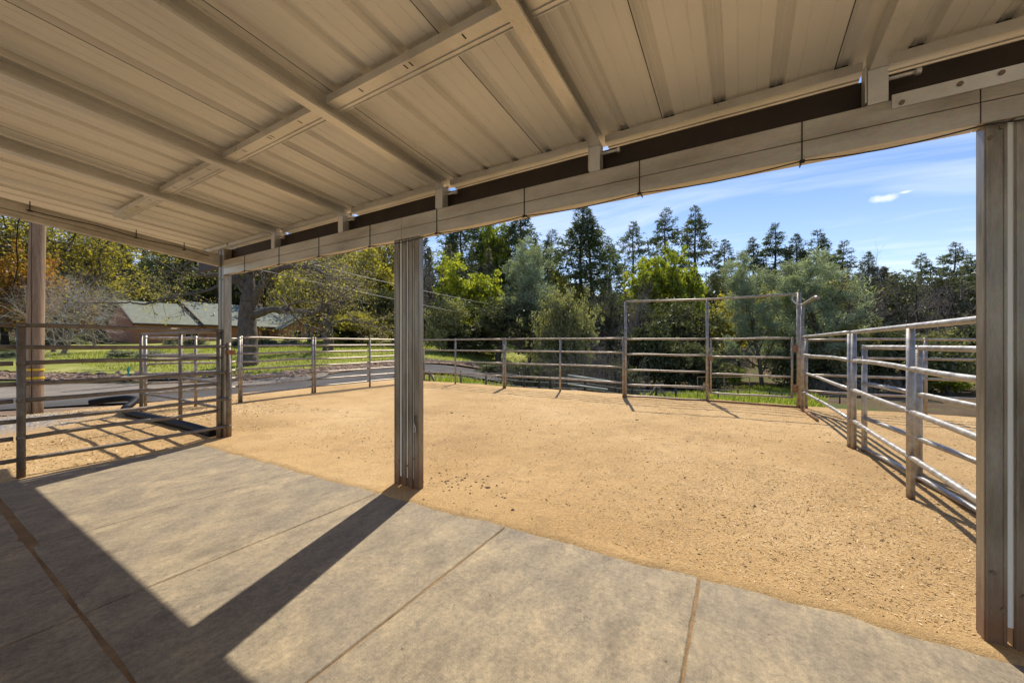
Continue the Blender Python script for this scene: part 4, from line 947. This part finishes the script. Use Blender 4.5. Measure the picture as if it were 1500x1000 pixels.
T = [
 # skyline and hillside, left
 ('golden_oak', OK_, 'golden green mossy oak filling the upper left corner behind the utility pole', 'tree', -25, 270, 34, 260),
 ('golden_oak', OK_, 'golden green mossy oak just right of the utility pole, under the roof edge', 'tree', 90, 300, 38, 200),
 ('orange_maple', MP, 'orange leaved tree left of the utility pole', 'tree', -15, 372, 30, 110),
 ('orange_maple', MP, 'orange leaved tree rising behind the pale bare lawn tree', 'tree', 80, 366, 31, 95),
 ('orange_maple', MP, 'small orange leaved tree left of the green roofed house', 'tree', 140, 395, 40, 70),
 ('fir', FR, 'dark conifer under the roof edge, leftmost on the hillside', 'tree', 135, 300, 70, 105),
 ('fir_b', FR, 'dark conifer behind the left end of the green roof', 'tree', 168, 310, 66, 87),
 ('fir', FR, 'dark dense conifer above the green roof, left of the curving oak limb', 'tree', 205, 300, 72, 105),
 ('pine', PI_, 'dark pine above the gap between the two green roofs', 'tree', 246, 318, 64, 96),
 ('fir_b', FR, 'dark conifer half hidden by the looping oak limb', 'tree', 290, 320, 68, 105),
 ('mossy_oak', OK_, 'pale olive oak standing close behind the left green roof', 'tree', 222, 396, 68, 95),
 ('live_oak', OK_, 'dark olive oak behind the roof ridge below the looping limb', 'tree', 268, 402, 69, 90),
 ('mossy_oak_b', OK_, 'olive oak behind the ridge near the left corner post', 'tree', 312, 388, 70, 80),
 ('bare_tree', BR, 'grey bare tree behind the left end of the house roof', 'tree', 170, 400, 66, 80),
 ('bare_tree_b', BR, 'pale grey bare tree at the far left behind the lawn', 'tree', 10, 410, 36, 120),
 ('live_oak_b', OK_, 'low dark oak at the far left edge beyond the lawn', 'tree', 30, 440, 52, 130),
 # centre left
 ('live_oak', OK_, 'dark oak seen between the big oak trunk and the corner post', 'tree', 350, 380, 72, 90),
 ('mossy_oak', OK_, 'yellowish oak high behind the big oak limbs', 'tree', 420, 340, 72, 130),
 ('yellow_tree', OK_, 'yellow green tree behind the overhead lines, left of the centre post', 'tree', 520, 345, 50, 120),
 ('yellow_tree', OK_, 'yellow green tree crowning behind the second lawn oak', 'tree', 455, 372, 47, 100),
 ('mossy_oak_b', OK_, 'grey green oak right beside the left edge of the centre post', 'tree', 572, 335, 54, 110),
 ('yellow_tree', 'bush', 'rounded yellow green bush low beside the centre post', 'bush', 528, 455, 40, 85),
 ('live_oak_b', OK_, 'dark oak behind the second lawn oak', 'tree', 500, 405, 48, 120),
 ('live_oak', OK_, 'dark shaded oak behind the centre post, over the road bend', 'tree', 575, 425, 43, 100),
 ('olive_bush_b', 'bush', 'dark low bush at the right end of the brick house', 'bush', 505, 474, 43, 50),
 # right of the centre post
 ('bare_tree', BR, 'brownish grey bare tree just right of the centre post', 'tree', 640, 352, 46, 110),
 ('bare_tree_b', BR, 'brownish bare tree touching the right edge of the centre post', 'tree', 610, 372, 42, 90),
 ('olive_bush', 'bush', 'grey green bush under the overhead lines, right of the centre post', 'bush', 645, 436, 34, 85),
 ('olive_bush_b', 'bush', 'dark bush over the road right of the centre post', 'bush', 690, 474, 36, 100),
 ('fir', FR, 'dark conifer under the beam, first right of the centre post', 'tree', 672, 305, 66, 131),
 ('fir_b', FR, 'dark conifer under the beam with sky gap on its left', 'tree', 705, 300, 60, 105),
 ('lime_maple', MP, 'bright lime green tree crossed by the overhead line', 'tree', 708, 382, 40, 115),
 ('lime_maple_b', MP, 'pale lime tree reaching up between two dark conifers', 'tree', 735, 318, 58, 55),
 ('fir', FR, 'blackish conifer with blunt top left of the open sky', 'tree', 765, 296, 58, 108),
 ('grey_pine', GPN, 'silvery grey pine in the middle of the wood', 'tree', 776, 350, 36, 92),
 ('fir_b', FR, 'dark conifer between the silvery pine and the tall pair', 'tree', 806, 338, 52, 91),
 ('fir', FR, 'left and sparser of the tall dark conifer pair against the sky', 'tree', 847, 298, 48, 108),
 ('fir_b', FR, 'right of the tall dark conifer pair against the sky', 'tree', 872, 308, 47, 108),
 ('yellow_tree', OK_, 'small yellow green tree between the dark conifers', 'tree', 828, 400, 45, 40),
 ('live_oak', OK_, 'deep shaded oak behind the back fence right of the road bend', 'tree', 730, 440, 34, 120),
 ('olive_bush', 'bush', 'large round olive bush behind the back fence, left half', 'bush', 802, 432, 25, 92),
 ('olive_bush', 'bush', 'large round olive bush behind the back fence, right half', 'bush', 848, 424, 26, 92),
 ('bare_tree', BR, 'dark brownish bare thicket right of the round olive bush', 'tree', 897, 395, 32, 80),
 ('live_oak_b', OK_, 'dark oak left of the tall gate frame', 'tree', 905, 430, 34, 90),
 ('fir_b', PI_, 'short dark conifer left of the thin skyline pine', 'tree', 893, 352, 52, 78),
 ('pine_b', PI_, 'thin skyline pine, leftmost of the three against the sky', 'tree', 925, 325, 74, 66),
 ('fir_b', PI_, 'skyline pine, middle of the three against the sky', 'tree', 972, 308, 72, 73),
 ('pine', PI_, 'fullest skyline pine, right of the three against the sky', 'tree', 1018, 304, 68, 98),
 ('lime_maple', MP, 'bright lime green tree below the fullest skyline pine', 'tree', 1010, 370, 42, 95),
 ('lime_maple_b', MP, 'light green tree above the left end of the gate frame', 'tree', 945, 378, 44, 80),
 ('bare_tree_b', BR, 'dark leaning bare tree seen through the left of the gate frame', 'tree', 930, 400, 28, 80),
 ('live_oak', OK_, 'dark oak inside the gate frame, under the bright lime tree', 'tree', 985, 440, 30, 110),
 ('olive_bush_b', 'bush', 'dark bush inside the gate frame near its left post', 'bush', 950, 470, 26, 80),
 ('pine_b', PI_, 'spindly pale topped pine right of the fullest skyline pine', 'tree', 1061, 352, 62, 52),
 ('yellow_tree', OK_, 'yellow leaved tree under the overhead bar of the gate frame', 'tree', 1082, 425, 32, 95),
 ('live_oak_b', OK_, 'brownish oak crown between spindly pine and gate bar', 'tree', 1050, 400, 46, 70),
 ('lime_maple', 'bush', 'small lime green shrub low behind the swinging gate', 'bush', 1075, 535, 25, 45),
 ('grey_pine_b', GPN, 'grey pine with visible trunk behind the swinging gate', 'tree', 1117, 372, 26, 105),
 ('pine', PI_, 'skyline pine left above the grey pine by the swinging gate', 'tree', 1102, 347, 60, 70),
 ('fir_b', PI_, 'pointed skyline conifer above the overhead bar\'s right end', 'tree', 1136, 328, 58, 70),
 ('fir', FR, 'blunt dark conifer over the right gate post', 'tree', 1166, 343, 56, 77),
 ('fir_b', FR, 'feathery conifer right of the blunt one, with open branches', 'tree', 1200, 338, 54, 80),
 ('bare_tree', BR, 'reddish grey bare tree above the right gate post', 'tree', 1168, 392, 38, 90),
 ('grey_pine', GPN, 'biggest pale grey pine, behind the walk-through bow', 'tree', 1215, 368, 25, 135),
 ('live_oak', OK_, 'dark oak between gate frame and walk-through bow', 'tree', 1165, 440, 30, 90),
 ('bare_tree_b', BR, 'tall bare tree rising behind the biggest grey pine', 'tree', 1262, 368, 34, 90),
 ('bare_tree', BR, 'bare tree with long dark limbs above the right fence', 'tree', 1318, 395, 26, 130),
 ('bare_tree_b', BR, 'bare tree with dark crooked limb beside the big right post', 'tree', 1395, 390, 26, 140),
 ('pine_b', PI_, 'small skyline pine, left one above the right fence', 'tree', 1345, 372, 58, 45),
 ('pine', PI_, 'feathery skyline pine beside the big right post', 'tree', 1388, 357, 56, 70),
 ('fir_b', PI_, 'small dark conifer top right of the biggest grey pine', 'tree', 1228, 355, 56, 45),
 ('fir', PI_, 'small conifer top behind the tall bare tree', 'tree', 1268, 368, 56, 49),
 ('pine', PI_, 'skyline pine cut by the big right post', 'tree', 1425, 372, 52, 70),
 ('live_oak_b', OK_, 'grey green oak above the right fence rail', 'tree', 1320, 402, 44, 110),
 ('live_oak', OK_, 'oak crown behind the crooked limb at right', 'tree', 1400, 398, 44, 110),
 ('mossy_oak_b', OK_, 'brownish oak behind the biggest grey pine', 'tree', 1262, 398, 44, 100),
 ('olive_bush', 'bush', 'olive bush behind the double posts of the right fence', 'bush', 1262, 470, 24, 90),
 ('olive_bush_b', 'bush', 'dark green bush between the right fence rails', 'bush', 1320, 478, 23, 100),
 ('olive_bush', 'bush', 'olive bush touching the big right post', 'bush', 1390, 484, 23, 90),
 ('lime_maple_b', 'bush', 'small bright green bush low beside the big right post', 'bush', 1392, 548, 20, 60),
 ('olive_bush_b', 'bush', 'dark bush beyond the frame edge behind the big right post', 'bush', 1465, 470, 24, 120),
 ('live_oak_b', OK_, 'oak behind the big right post', 'tree', 1500, 400, 36, 160),
 ('olive_bush_b', 'bush', 'low dark bush under the gate bar between the two gate posts', 'bush', 1020, 500, 25, 80),
 ('olive_bush_b', 'bush', 'low dark bush behind the right gate post', 'bush', 1180, 500, 25, 80),
 ('live_oak_b', OK_, 'dark oak behind the round olive bush', 'tree', 830, 445, 36, 120),
 ('bare_tree', BR, 'small grey bare tree in the brambles left of the gate frame', 'tree', 880, 480, 22, 60),
]
for key, name, label, cat, px, top, d, w in T: put(key, name, label, cat, px, top, d, w)
# brambles and hedging right behind the meadow fence
bt = [(770, 522, 19), (800, 520, 18.5), (835, 516, 18.5), (868, 512, 19), (900, 510, 19.5), (745, 524, 21), (875, 540, 17.5), (835, 545, 17.3), (1215, 545, 22), (1260, 548, 21), (1310, 545, 21)]
for k, (px, top, d) in enumerate(bt):
    put('brambles', 'bramble_heap', 'tangle of bare grey bramble canes behind the back fence', 'brambles', px, top, d, 75, group='bare bramble thickets behind the back fence')
for px, top, d, w, lb in [(782, 532, 19.5, 60, 'low olive bush rooted in the brambles below the left end of the round bush'), (838, 536, 20, 55, 'low olive bush behind the fallen white panel'), (905, 530, 20.5, 60, 'low olive bush in the brambles just left of the tall gate frame'), (730, 530, 24, 60, 'low dark bush beside the road bend right of the centre post')]:
    put('olive_bush_b', 'bush', lb, 'bush', px, top, d, w)
# lawn shrubs
for px, y, h, w, lb in [(95, 505, 13, 50, 'low grey shrub right of the pale bare tree trunk'), (130, 503, 16, 50, 'grey green shrub before the brick gable'), (60, 507, 12, 40, 'low shrub just right of the utility pole'),
                        (180, 524, 12, 60, 'low lavender-grey shrub on the lawn, left half of the bed'), (222, 524, 12, 50, 'low lavender-grey shrub on the lawn, right half of the bed'), (12, 506, 14, 40, 'dark low shrub at the left frame edge'),
                        (255, 505, 12, 26, 'small shrub by the house wall left of the corner post'), (285, 505, 13, 30, 'small dark shrub by the house, nearest the corner post'), (12, 524, 10, 40, 'green leafy clump on the lawn at the left frame edge'),
                        (390, 507, 12, 50, 'low shrub right of the big oak trunk by the house'), (352, 507, 12, 30, 'low shrub left of the big oak trunk by the house'), (428, 506, 10, 40, 'low pale shrub before the wing windows')]:
    p = hit(px, y); d = -s_*p[0]+c_*p[1]; put('grey_shrub', 'shrub', lb, 'shrub', px, y-h, d, w)
lt = hit(91, 520); put('lawn_tree', BR, 'pale bare round headed tree alone on the lawn near the utility pole', 'tree', 91, 382, -s_*lt[0]+c_*lt[1], 135)

# the two old oaks of the lawn, limb by limb
def lawn_oak(px, base, d, label, limbs, seed, leaf, per, leafsz, thick):
    g = np.random.default_rng(seed); Wd = Wood(); tips = []; p0 = at(px, d); z0 = float(terrain(p0[0], p0[1])); o = np.array([p0[0], p0[1], z0])
    P = dict(jit=.20, trop=(.03, .02, .01, -.01), k=(6, 5, 4, 3), start=(.2, .15, .1, .1), ang=(.5, 1.25), len=(.5, .8), max=4, taper=.45, rk=.5)
    for pts, r0, r1, sub in limbs:
        Q = np.array([at(x, d+dd, y)-o for x, y, dd in pts]); t = np.arange(len(Q)); tt = np.linspace(0, len(Q)-1, 5*len(Q))
        Q = np.stack([np.interp(tt, t, Q[:, k]) for k in range(3)], 1)
        for _ in range(3): Q[1:-1] = (Q[:-2]+2*Q[1:-1]+Q[2:])/4
        Q[1:-1] += g.normal(0, .02, Q[1:-1].shape); r = np.linspace(r0, r1, len(Q))
        Wd.add(Q, r, 0)
        for j in range(sub):
            i = int(g.uniform(.3, 1)*(len(Q)-2)); dr = rot_about(unit(Q[i+1]-Q[i]), g.uniform(.5, 1.2), g.uniform(0, 6.28))
            grow(g, Wd, tips, Q[i], dr, g.uniform(1.0, 2.3)*thick, max(.018, r[i]*.38), 2, P)
        if sub: grow(g, Wd, tips, Q[-1], unit(Q[-1]-Q[-2]), 1.4*thick, r[-1], 2, P)
    tv, tq = Wd.arrays(maxlvl=2); e = empty('oak_tree', tuple(o), label, 'tree')
    link('trunk', npmesh('lawn_oak_trunk', tv, tq, M['bark'], True), e)
    tv, tq = Wd.arrays(minlvl=3); link('twigs', npmesh('lawn_oak_twigs', tv, tq, M['twig'], False), e)
    V = leafquads(g, np.array(tips), leafsz, (.14, .14, .12), per, .6); link('crown', npmesh('lawn_oak_crown', V, quads(V), leaf), e)
lawn_oak(364, 528, 21, 'big old oak with thick forked trunk and looping limbs before the house', [
    ([(364, 534, 0), (363, 500, 0), (362, 470, 0), (364, 448, 0), (366, 430, 0)], .50, .38, 0),
    ([(364, 436, 0), (366, 415, .1), (363, 395, .2), (358, 370, .3), (352, 330, .5)], .30, .14, 8),
    ([(368, 445, 0), (382, 422, -.2), (392, 402, -.4), (420, 390, -.8), (455, 392, -1.2), (485, 405, -1.4)], .24, .07, 14),
    ([(370, 462, 0), (385, 458, -.2), (400, 452, -.3), (430, 455, -.5), (462, 460, -.9), (475, 450, -1.2), (492, 438, -1.5)], .22, .05, 9),
    ([(360, 430, 0), (350, 415, .2), (335, 404, .4), (318, 402, .6), (300, 405, .8), (284, 392, .9), (270, 398, 1.0), (263, 415, 1.0), (261, 430, 1.0)], .17, .05, 4),
    ([(362, 420, 0), (345, 405, -.3), (325, 392, -.5), (310, 380, -.6), (292, 378, -.7), (278, 382, -.8), (262, 395, -.9), (245, 398, -1)], .15, .03, 5),
    ([(262, 428, 1.0), (256, 432, 1.0), (250, 436, 1.0)], .06, .03, 1),
    ([(366, 400, 0), (385, 375, .5), (420, 350, 1), (460, 340, 1.3)], .16, .05, 12),
    ([(345, 405, -.3), (300, 428, -2), (245, 436, -2.6), (215, 446, -3), (190, 443, -3.1), (165, 444, -3.2)], .07, .03, 1)], 3, M['L_moss'], 2, .07, 1.0)
lawn_oak(481, 512, 31, 'darker second oak on the lawn with low spreading limbs near the house wing', [
    ([(481, 516, 0), (481, 490, 0), (480, 470, 0)], .42, .32, 0),
    ([(480, 474, 0), (490, 458, 0), (505, 440, .3), (515, 420, .6)], .22, .08, 14), ([(480, 474, 0), (470, 455, 0), (462, 435, -.3), (455, 410, -.6)], .22, .08, 14),
    ([(478, 478, 0), (460, 470, -.5), (440, 462, -.8), (425, 460, -1)], .14, .04, 4), ([(484, 478, 0), (505, 468, .5), (530, 470, 1), (550, 478, 1.2)], .15, .05, 10),
    ([(480, 472, 0), (484, 445, .8), (478, 420, 1.2), (482, 395, 1.5)], .2, .07, 14), ([(481, 470, 0), (500, 430, -1), (525, 400, -1.3)], .16, .05, 12)], 5, M['L_moss'], 2, .09, 1.3)

# the far wood: one mass of trees on the hill
def far_wood():
    g = np.random.default_rng(77); VV = []; WW = Wood(); spots = []
    for _ in range(520):
        r = g.uniform(-1.6, 1.55); d = g.uniform(50, 112)
        if r < -.45 and d < 62: continue
        spots.append((r, d))
    for r, d in spots:
        p = d*np.array([c_*r-s_, s_*r+c_]); z = float(terrain(p[0], p[1])); con = g.random() < (.55 if r < .3 else .25)
        h = g.uniform(11, 17)*(1 if r < .12 else .62) if con else g.uniform(6, 10)*(1 if r < .12 else .8); n = int(430 if con else 400)
        if con:
            t = g.uniform(.15, 1, n)**.9; R_ = (1-t)*h*.20+.15; a = g.uniform(0, 6.28, n); q = R_*np.sqrt(g.uniform(.1, 1, n))
            C = np.stack([p[0]+np.cos(a)*q, p[1]+np.sin(a)*q, z+t*h], 1); V = leafquads(g, C, .62, .12, 1, .32, .5)
            WW.add([(p[0], p[1], z-.5), (p[0], p[1], z+h*.5), (p[0], p[1], z+h)], [.22, .14, .02], 2)
        else:
            k = 14; cc = g.normal(0, 1, (k, 3))*np.array([.26, .26, .20])*h+np.array([p[0], p[1], z+h*.62]); C = np.repeat(cc, n//k, 0); C = C+g.normal(0, .085*h, C.shape)
            V = leafquads(g, C, .55, .1, 1, .6)
            WW.add([(p[0], p[1], z-.5), (p[0]+.2, p[1], z+h*.3), (p[0], p[1], z+h*.6)], [.25, .18, .08], 2)
        VV.append(V)
    V = np.vstack(VV); o = tag(empty('far_wood', (0, 0, 0)), 'wooded hillside massed behind the house and the corral', 'woods')
    o['kind'] = 'stuff'
    return V, WW, o
V, WW, fo = far_wood()
bpy.data.objects.remove(fo)
fw = link('far_wood', npmesh('far_wood', V, quads(V), M['L_far'])); tag(fw, 'wooded hillside massed behind the house and the corral', 'woods', kind='stuff')
tv, tq = WW.arrays(); fw2 = link('far_trunks', npmesh('far_trunks', tv, tq, M['barkpine']), fw)

# ------------------------------------------------------------------ HOUSE beyond the lawn
HA = YAW+R(58)                                # the long front runs away to the right
hb = at(196, 44); hz = 1.45
house = empty('brick_house', (hb[0], hb[1], hz), 'long low brick house with green shingle roofs beyond the lawn', 'house', rz=HA)
def roofslab(x0, x1, ye, yr, ze, zr, name, par, th=.14):
    b = MB(); V = []
    for x in (x0, x1):
        V += [(x, ye, ze), (x, yr, zr), (x, yr, zr-th), (x, ye, ze-th)]
    b.add(V, [(0, 1, 5, 4), (3, 7, 6, 2), (0, 4, 7, 3), (1, 2, 6, 5), (0, 3, 2, 1), (4, 5, 6, 7)]); return b.build(name, M['shingle'], par)
def gable(x0, x1, y0, y1, ze, zr, par, name='wall'):
    b = MB(); ym = (y0+y1)/2
    V = []
    for x in (x0, x1): V += [(x, y0, -1.2), (x, y0, ze), (x, ym, zr), (x, y1, ze), (x, y1, -1.2)]
    b.add(V, [(0, 1, 2, 3, 4), (9, 8, 7, 6, 5), (0, 5, 6, 1), (1, 6, 7, 2), (2, 7, 8, 3), (3, 8, 9, 4)]); return b.build(name, M['brick'], par)
def window(x0, x1, z0, z1, y, par, mull=1):
    w = MB(); t = .07
    w.box(x0, x1, y-.06, y+.01, z0, z0+t).box(x0, x1, y-.06, y+.01, z1-t, z1).box(x0, x0+t, y-.06, y+.01, z0+t, z1-t).box(x1-t, x1, y-.06, y+.01, z0+t, z1-t)
    for k in range(mull): xm = x0+(x1-x0)*(k+1)/(mull+1); w.box(xm-.03, xm+.03, y-.06, y+.01, z0+t, z1-t)
    w.box(x0+t, x1-t, y-.045, y, (z0+z1)/2-.02, (z0+z1)/2+.02)
    f = w.build('window', M['trim'], par)
    MB().box(x0+t, x1-t, y-.02, y-.008, z0+t, z1-t).build('pane', M['glass'], f)
def rake(x, y0, z0, y1, z1):
    b = MB(); b.add([(x-.1, y0, z0), (x, y0, z0), (x, y1, z1), (x-.1, y1, z1), (x-.1, y0, z0+.28), (x, y0, z0+.28), (x, y1, z1+.28), (x-.1, y1, z1+.28)], [(0, 1, 2, 3), (4, 7, 6, 5), (0, 4, 5, 1), (1, 5, 6, 2), (2, 6, 7, 3), (3, 7, 4, 0)])
    b.build('rake_board', M['fascia'], house)
gable(.4, 8.2, .7, 13.3, 2.30, 5.18, house)
roofslab(0, 7.9, 0, 7, 2.42, 5.52, 'roof', house); roofslab(0, 7.9, 14, 7.001, 2.42, 5.52, 'roof', house)
MB().box(0, 6.6, -.12, 0, 2.18, 2.40).build('fascia', M['fascia'], house); rake(0, -.05, 2.12, 7, 5.22)
window(4.9, 6.3, .75, 1.90, .70, house)
gable(7.0, 17.5, .2, 13.0, 2.55, 5.55, house)
roofslab(6.5, 18.2, -.6, 7.1, 2.50, 5.98, 'roof', house); roofslab(6.5, 18.2, 14.6, 7.101, 2.50, 5.98, 'roof', house)
MB().box(6.5, 16, -.73, -.6, 2.24, 2.48).build('fascia', M['fascia'], house); rake(6.5, -.7, 2.20, 7.1, 5.68)
window(11.6, 12.9, .8, 1.9, .2, house)
MB().box(13.6, 14.7, .16, .195, -.2, 2.0).build('door', M['fascia'], house)
for x, y in ((8.6, 2.4), (10.2, 1.6), (12.2, 6.2), (15.0, 6.3)):
    z = 2.5+(y+.6)*.452; MB().tube([(x, y, z-.1), (x, y, z+.38)], .10, 8).build('vent_pipe', M['white'], house)
# wing with its gable towards the lawn
b = MB(); V = []
for y in (-2.2, 6): V += [(15.6, y, -1.2), (15.6, y, 2.25), (19.4, y, 4.6), (23.2, y, 2.25), (23.2, y, -1.2)]
b.add(V, [(0, 4, 3, 2, 1), (9, 5, 6, 7, 8), (0, 1, 6, 5), (1, 2, 7, 6), (2, 3, 8, 7), (3, 4, 9, 8)]); b.build('wall', M['brick'], house)
for sgn in (-1, 1):
    b = MB(); xe = 19.4+sgn*4.4; V = []
    for y in (-2.8, 6.5): V += [(19.4+sgn*.001, y, 4.98), (xe, y, 2.26), (xe, y, 2.10), (19.4+sgn*.001, y, 4.80)]
    b.add(V, [(0, 1, 5, 4), (3, 7, 6, 2), (1, 2, 6, 5), (0, 4, 7, 3), (0, 3, 2, 1), (4, 5, 6, 7)]); b.build('roof', M['shingle'], house)
window(16.9, 18.2, .8, 2.0, -2.2, house); window(19.9, 21.4, .8, 2.0, -2.2, house)
# small shed with pale teal roof, left of the house
sb = at(118, 52); zb = float(terrain(sb[0], sb[1]))
shd = empty('garden_shed', (sb[0], sb[1], zb), 'small shed with pale teal metal roof left of the brick house', 'shed', rz=YAW+R(-20))
MB().box(-1.4, 1.6, 0, 3, -.5, 2.3).build('wall', M['fascia'], shd)
b = MB()
for sgn in (-1, 1): b.add([(-1.8, 1.5-sgn*1.9, 2.1), (2.0, 1.5-sgn*1.9, 2.1), (2.0, 1.5, 3.3), (-1.8, 1.5, 3.3), (-1.8, 1.5-sgn*1.9, 2.02), (2.0, 1.5-sgn*1.9, 2.02), (2.0, 1.5, 3.2), (-1.8, 1.5, 3.2)], [(0, 1, 2, 3), (4, 7, 6, 5), (0, 4, 5, 1), (0, 3, 7, 4), (1, 5, 6, 2)])
b.build('roof', M['teal'], shd)
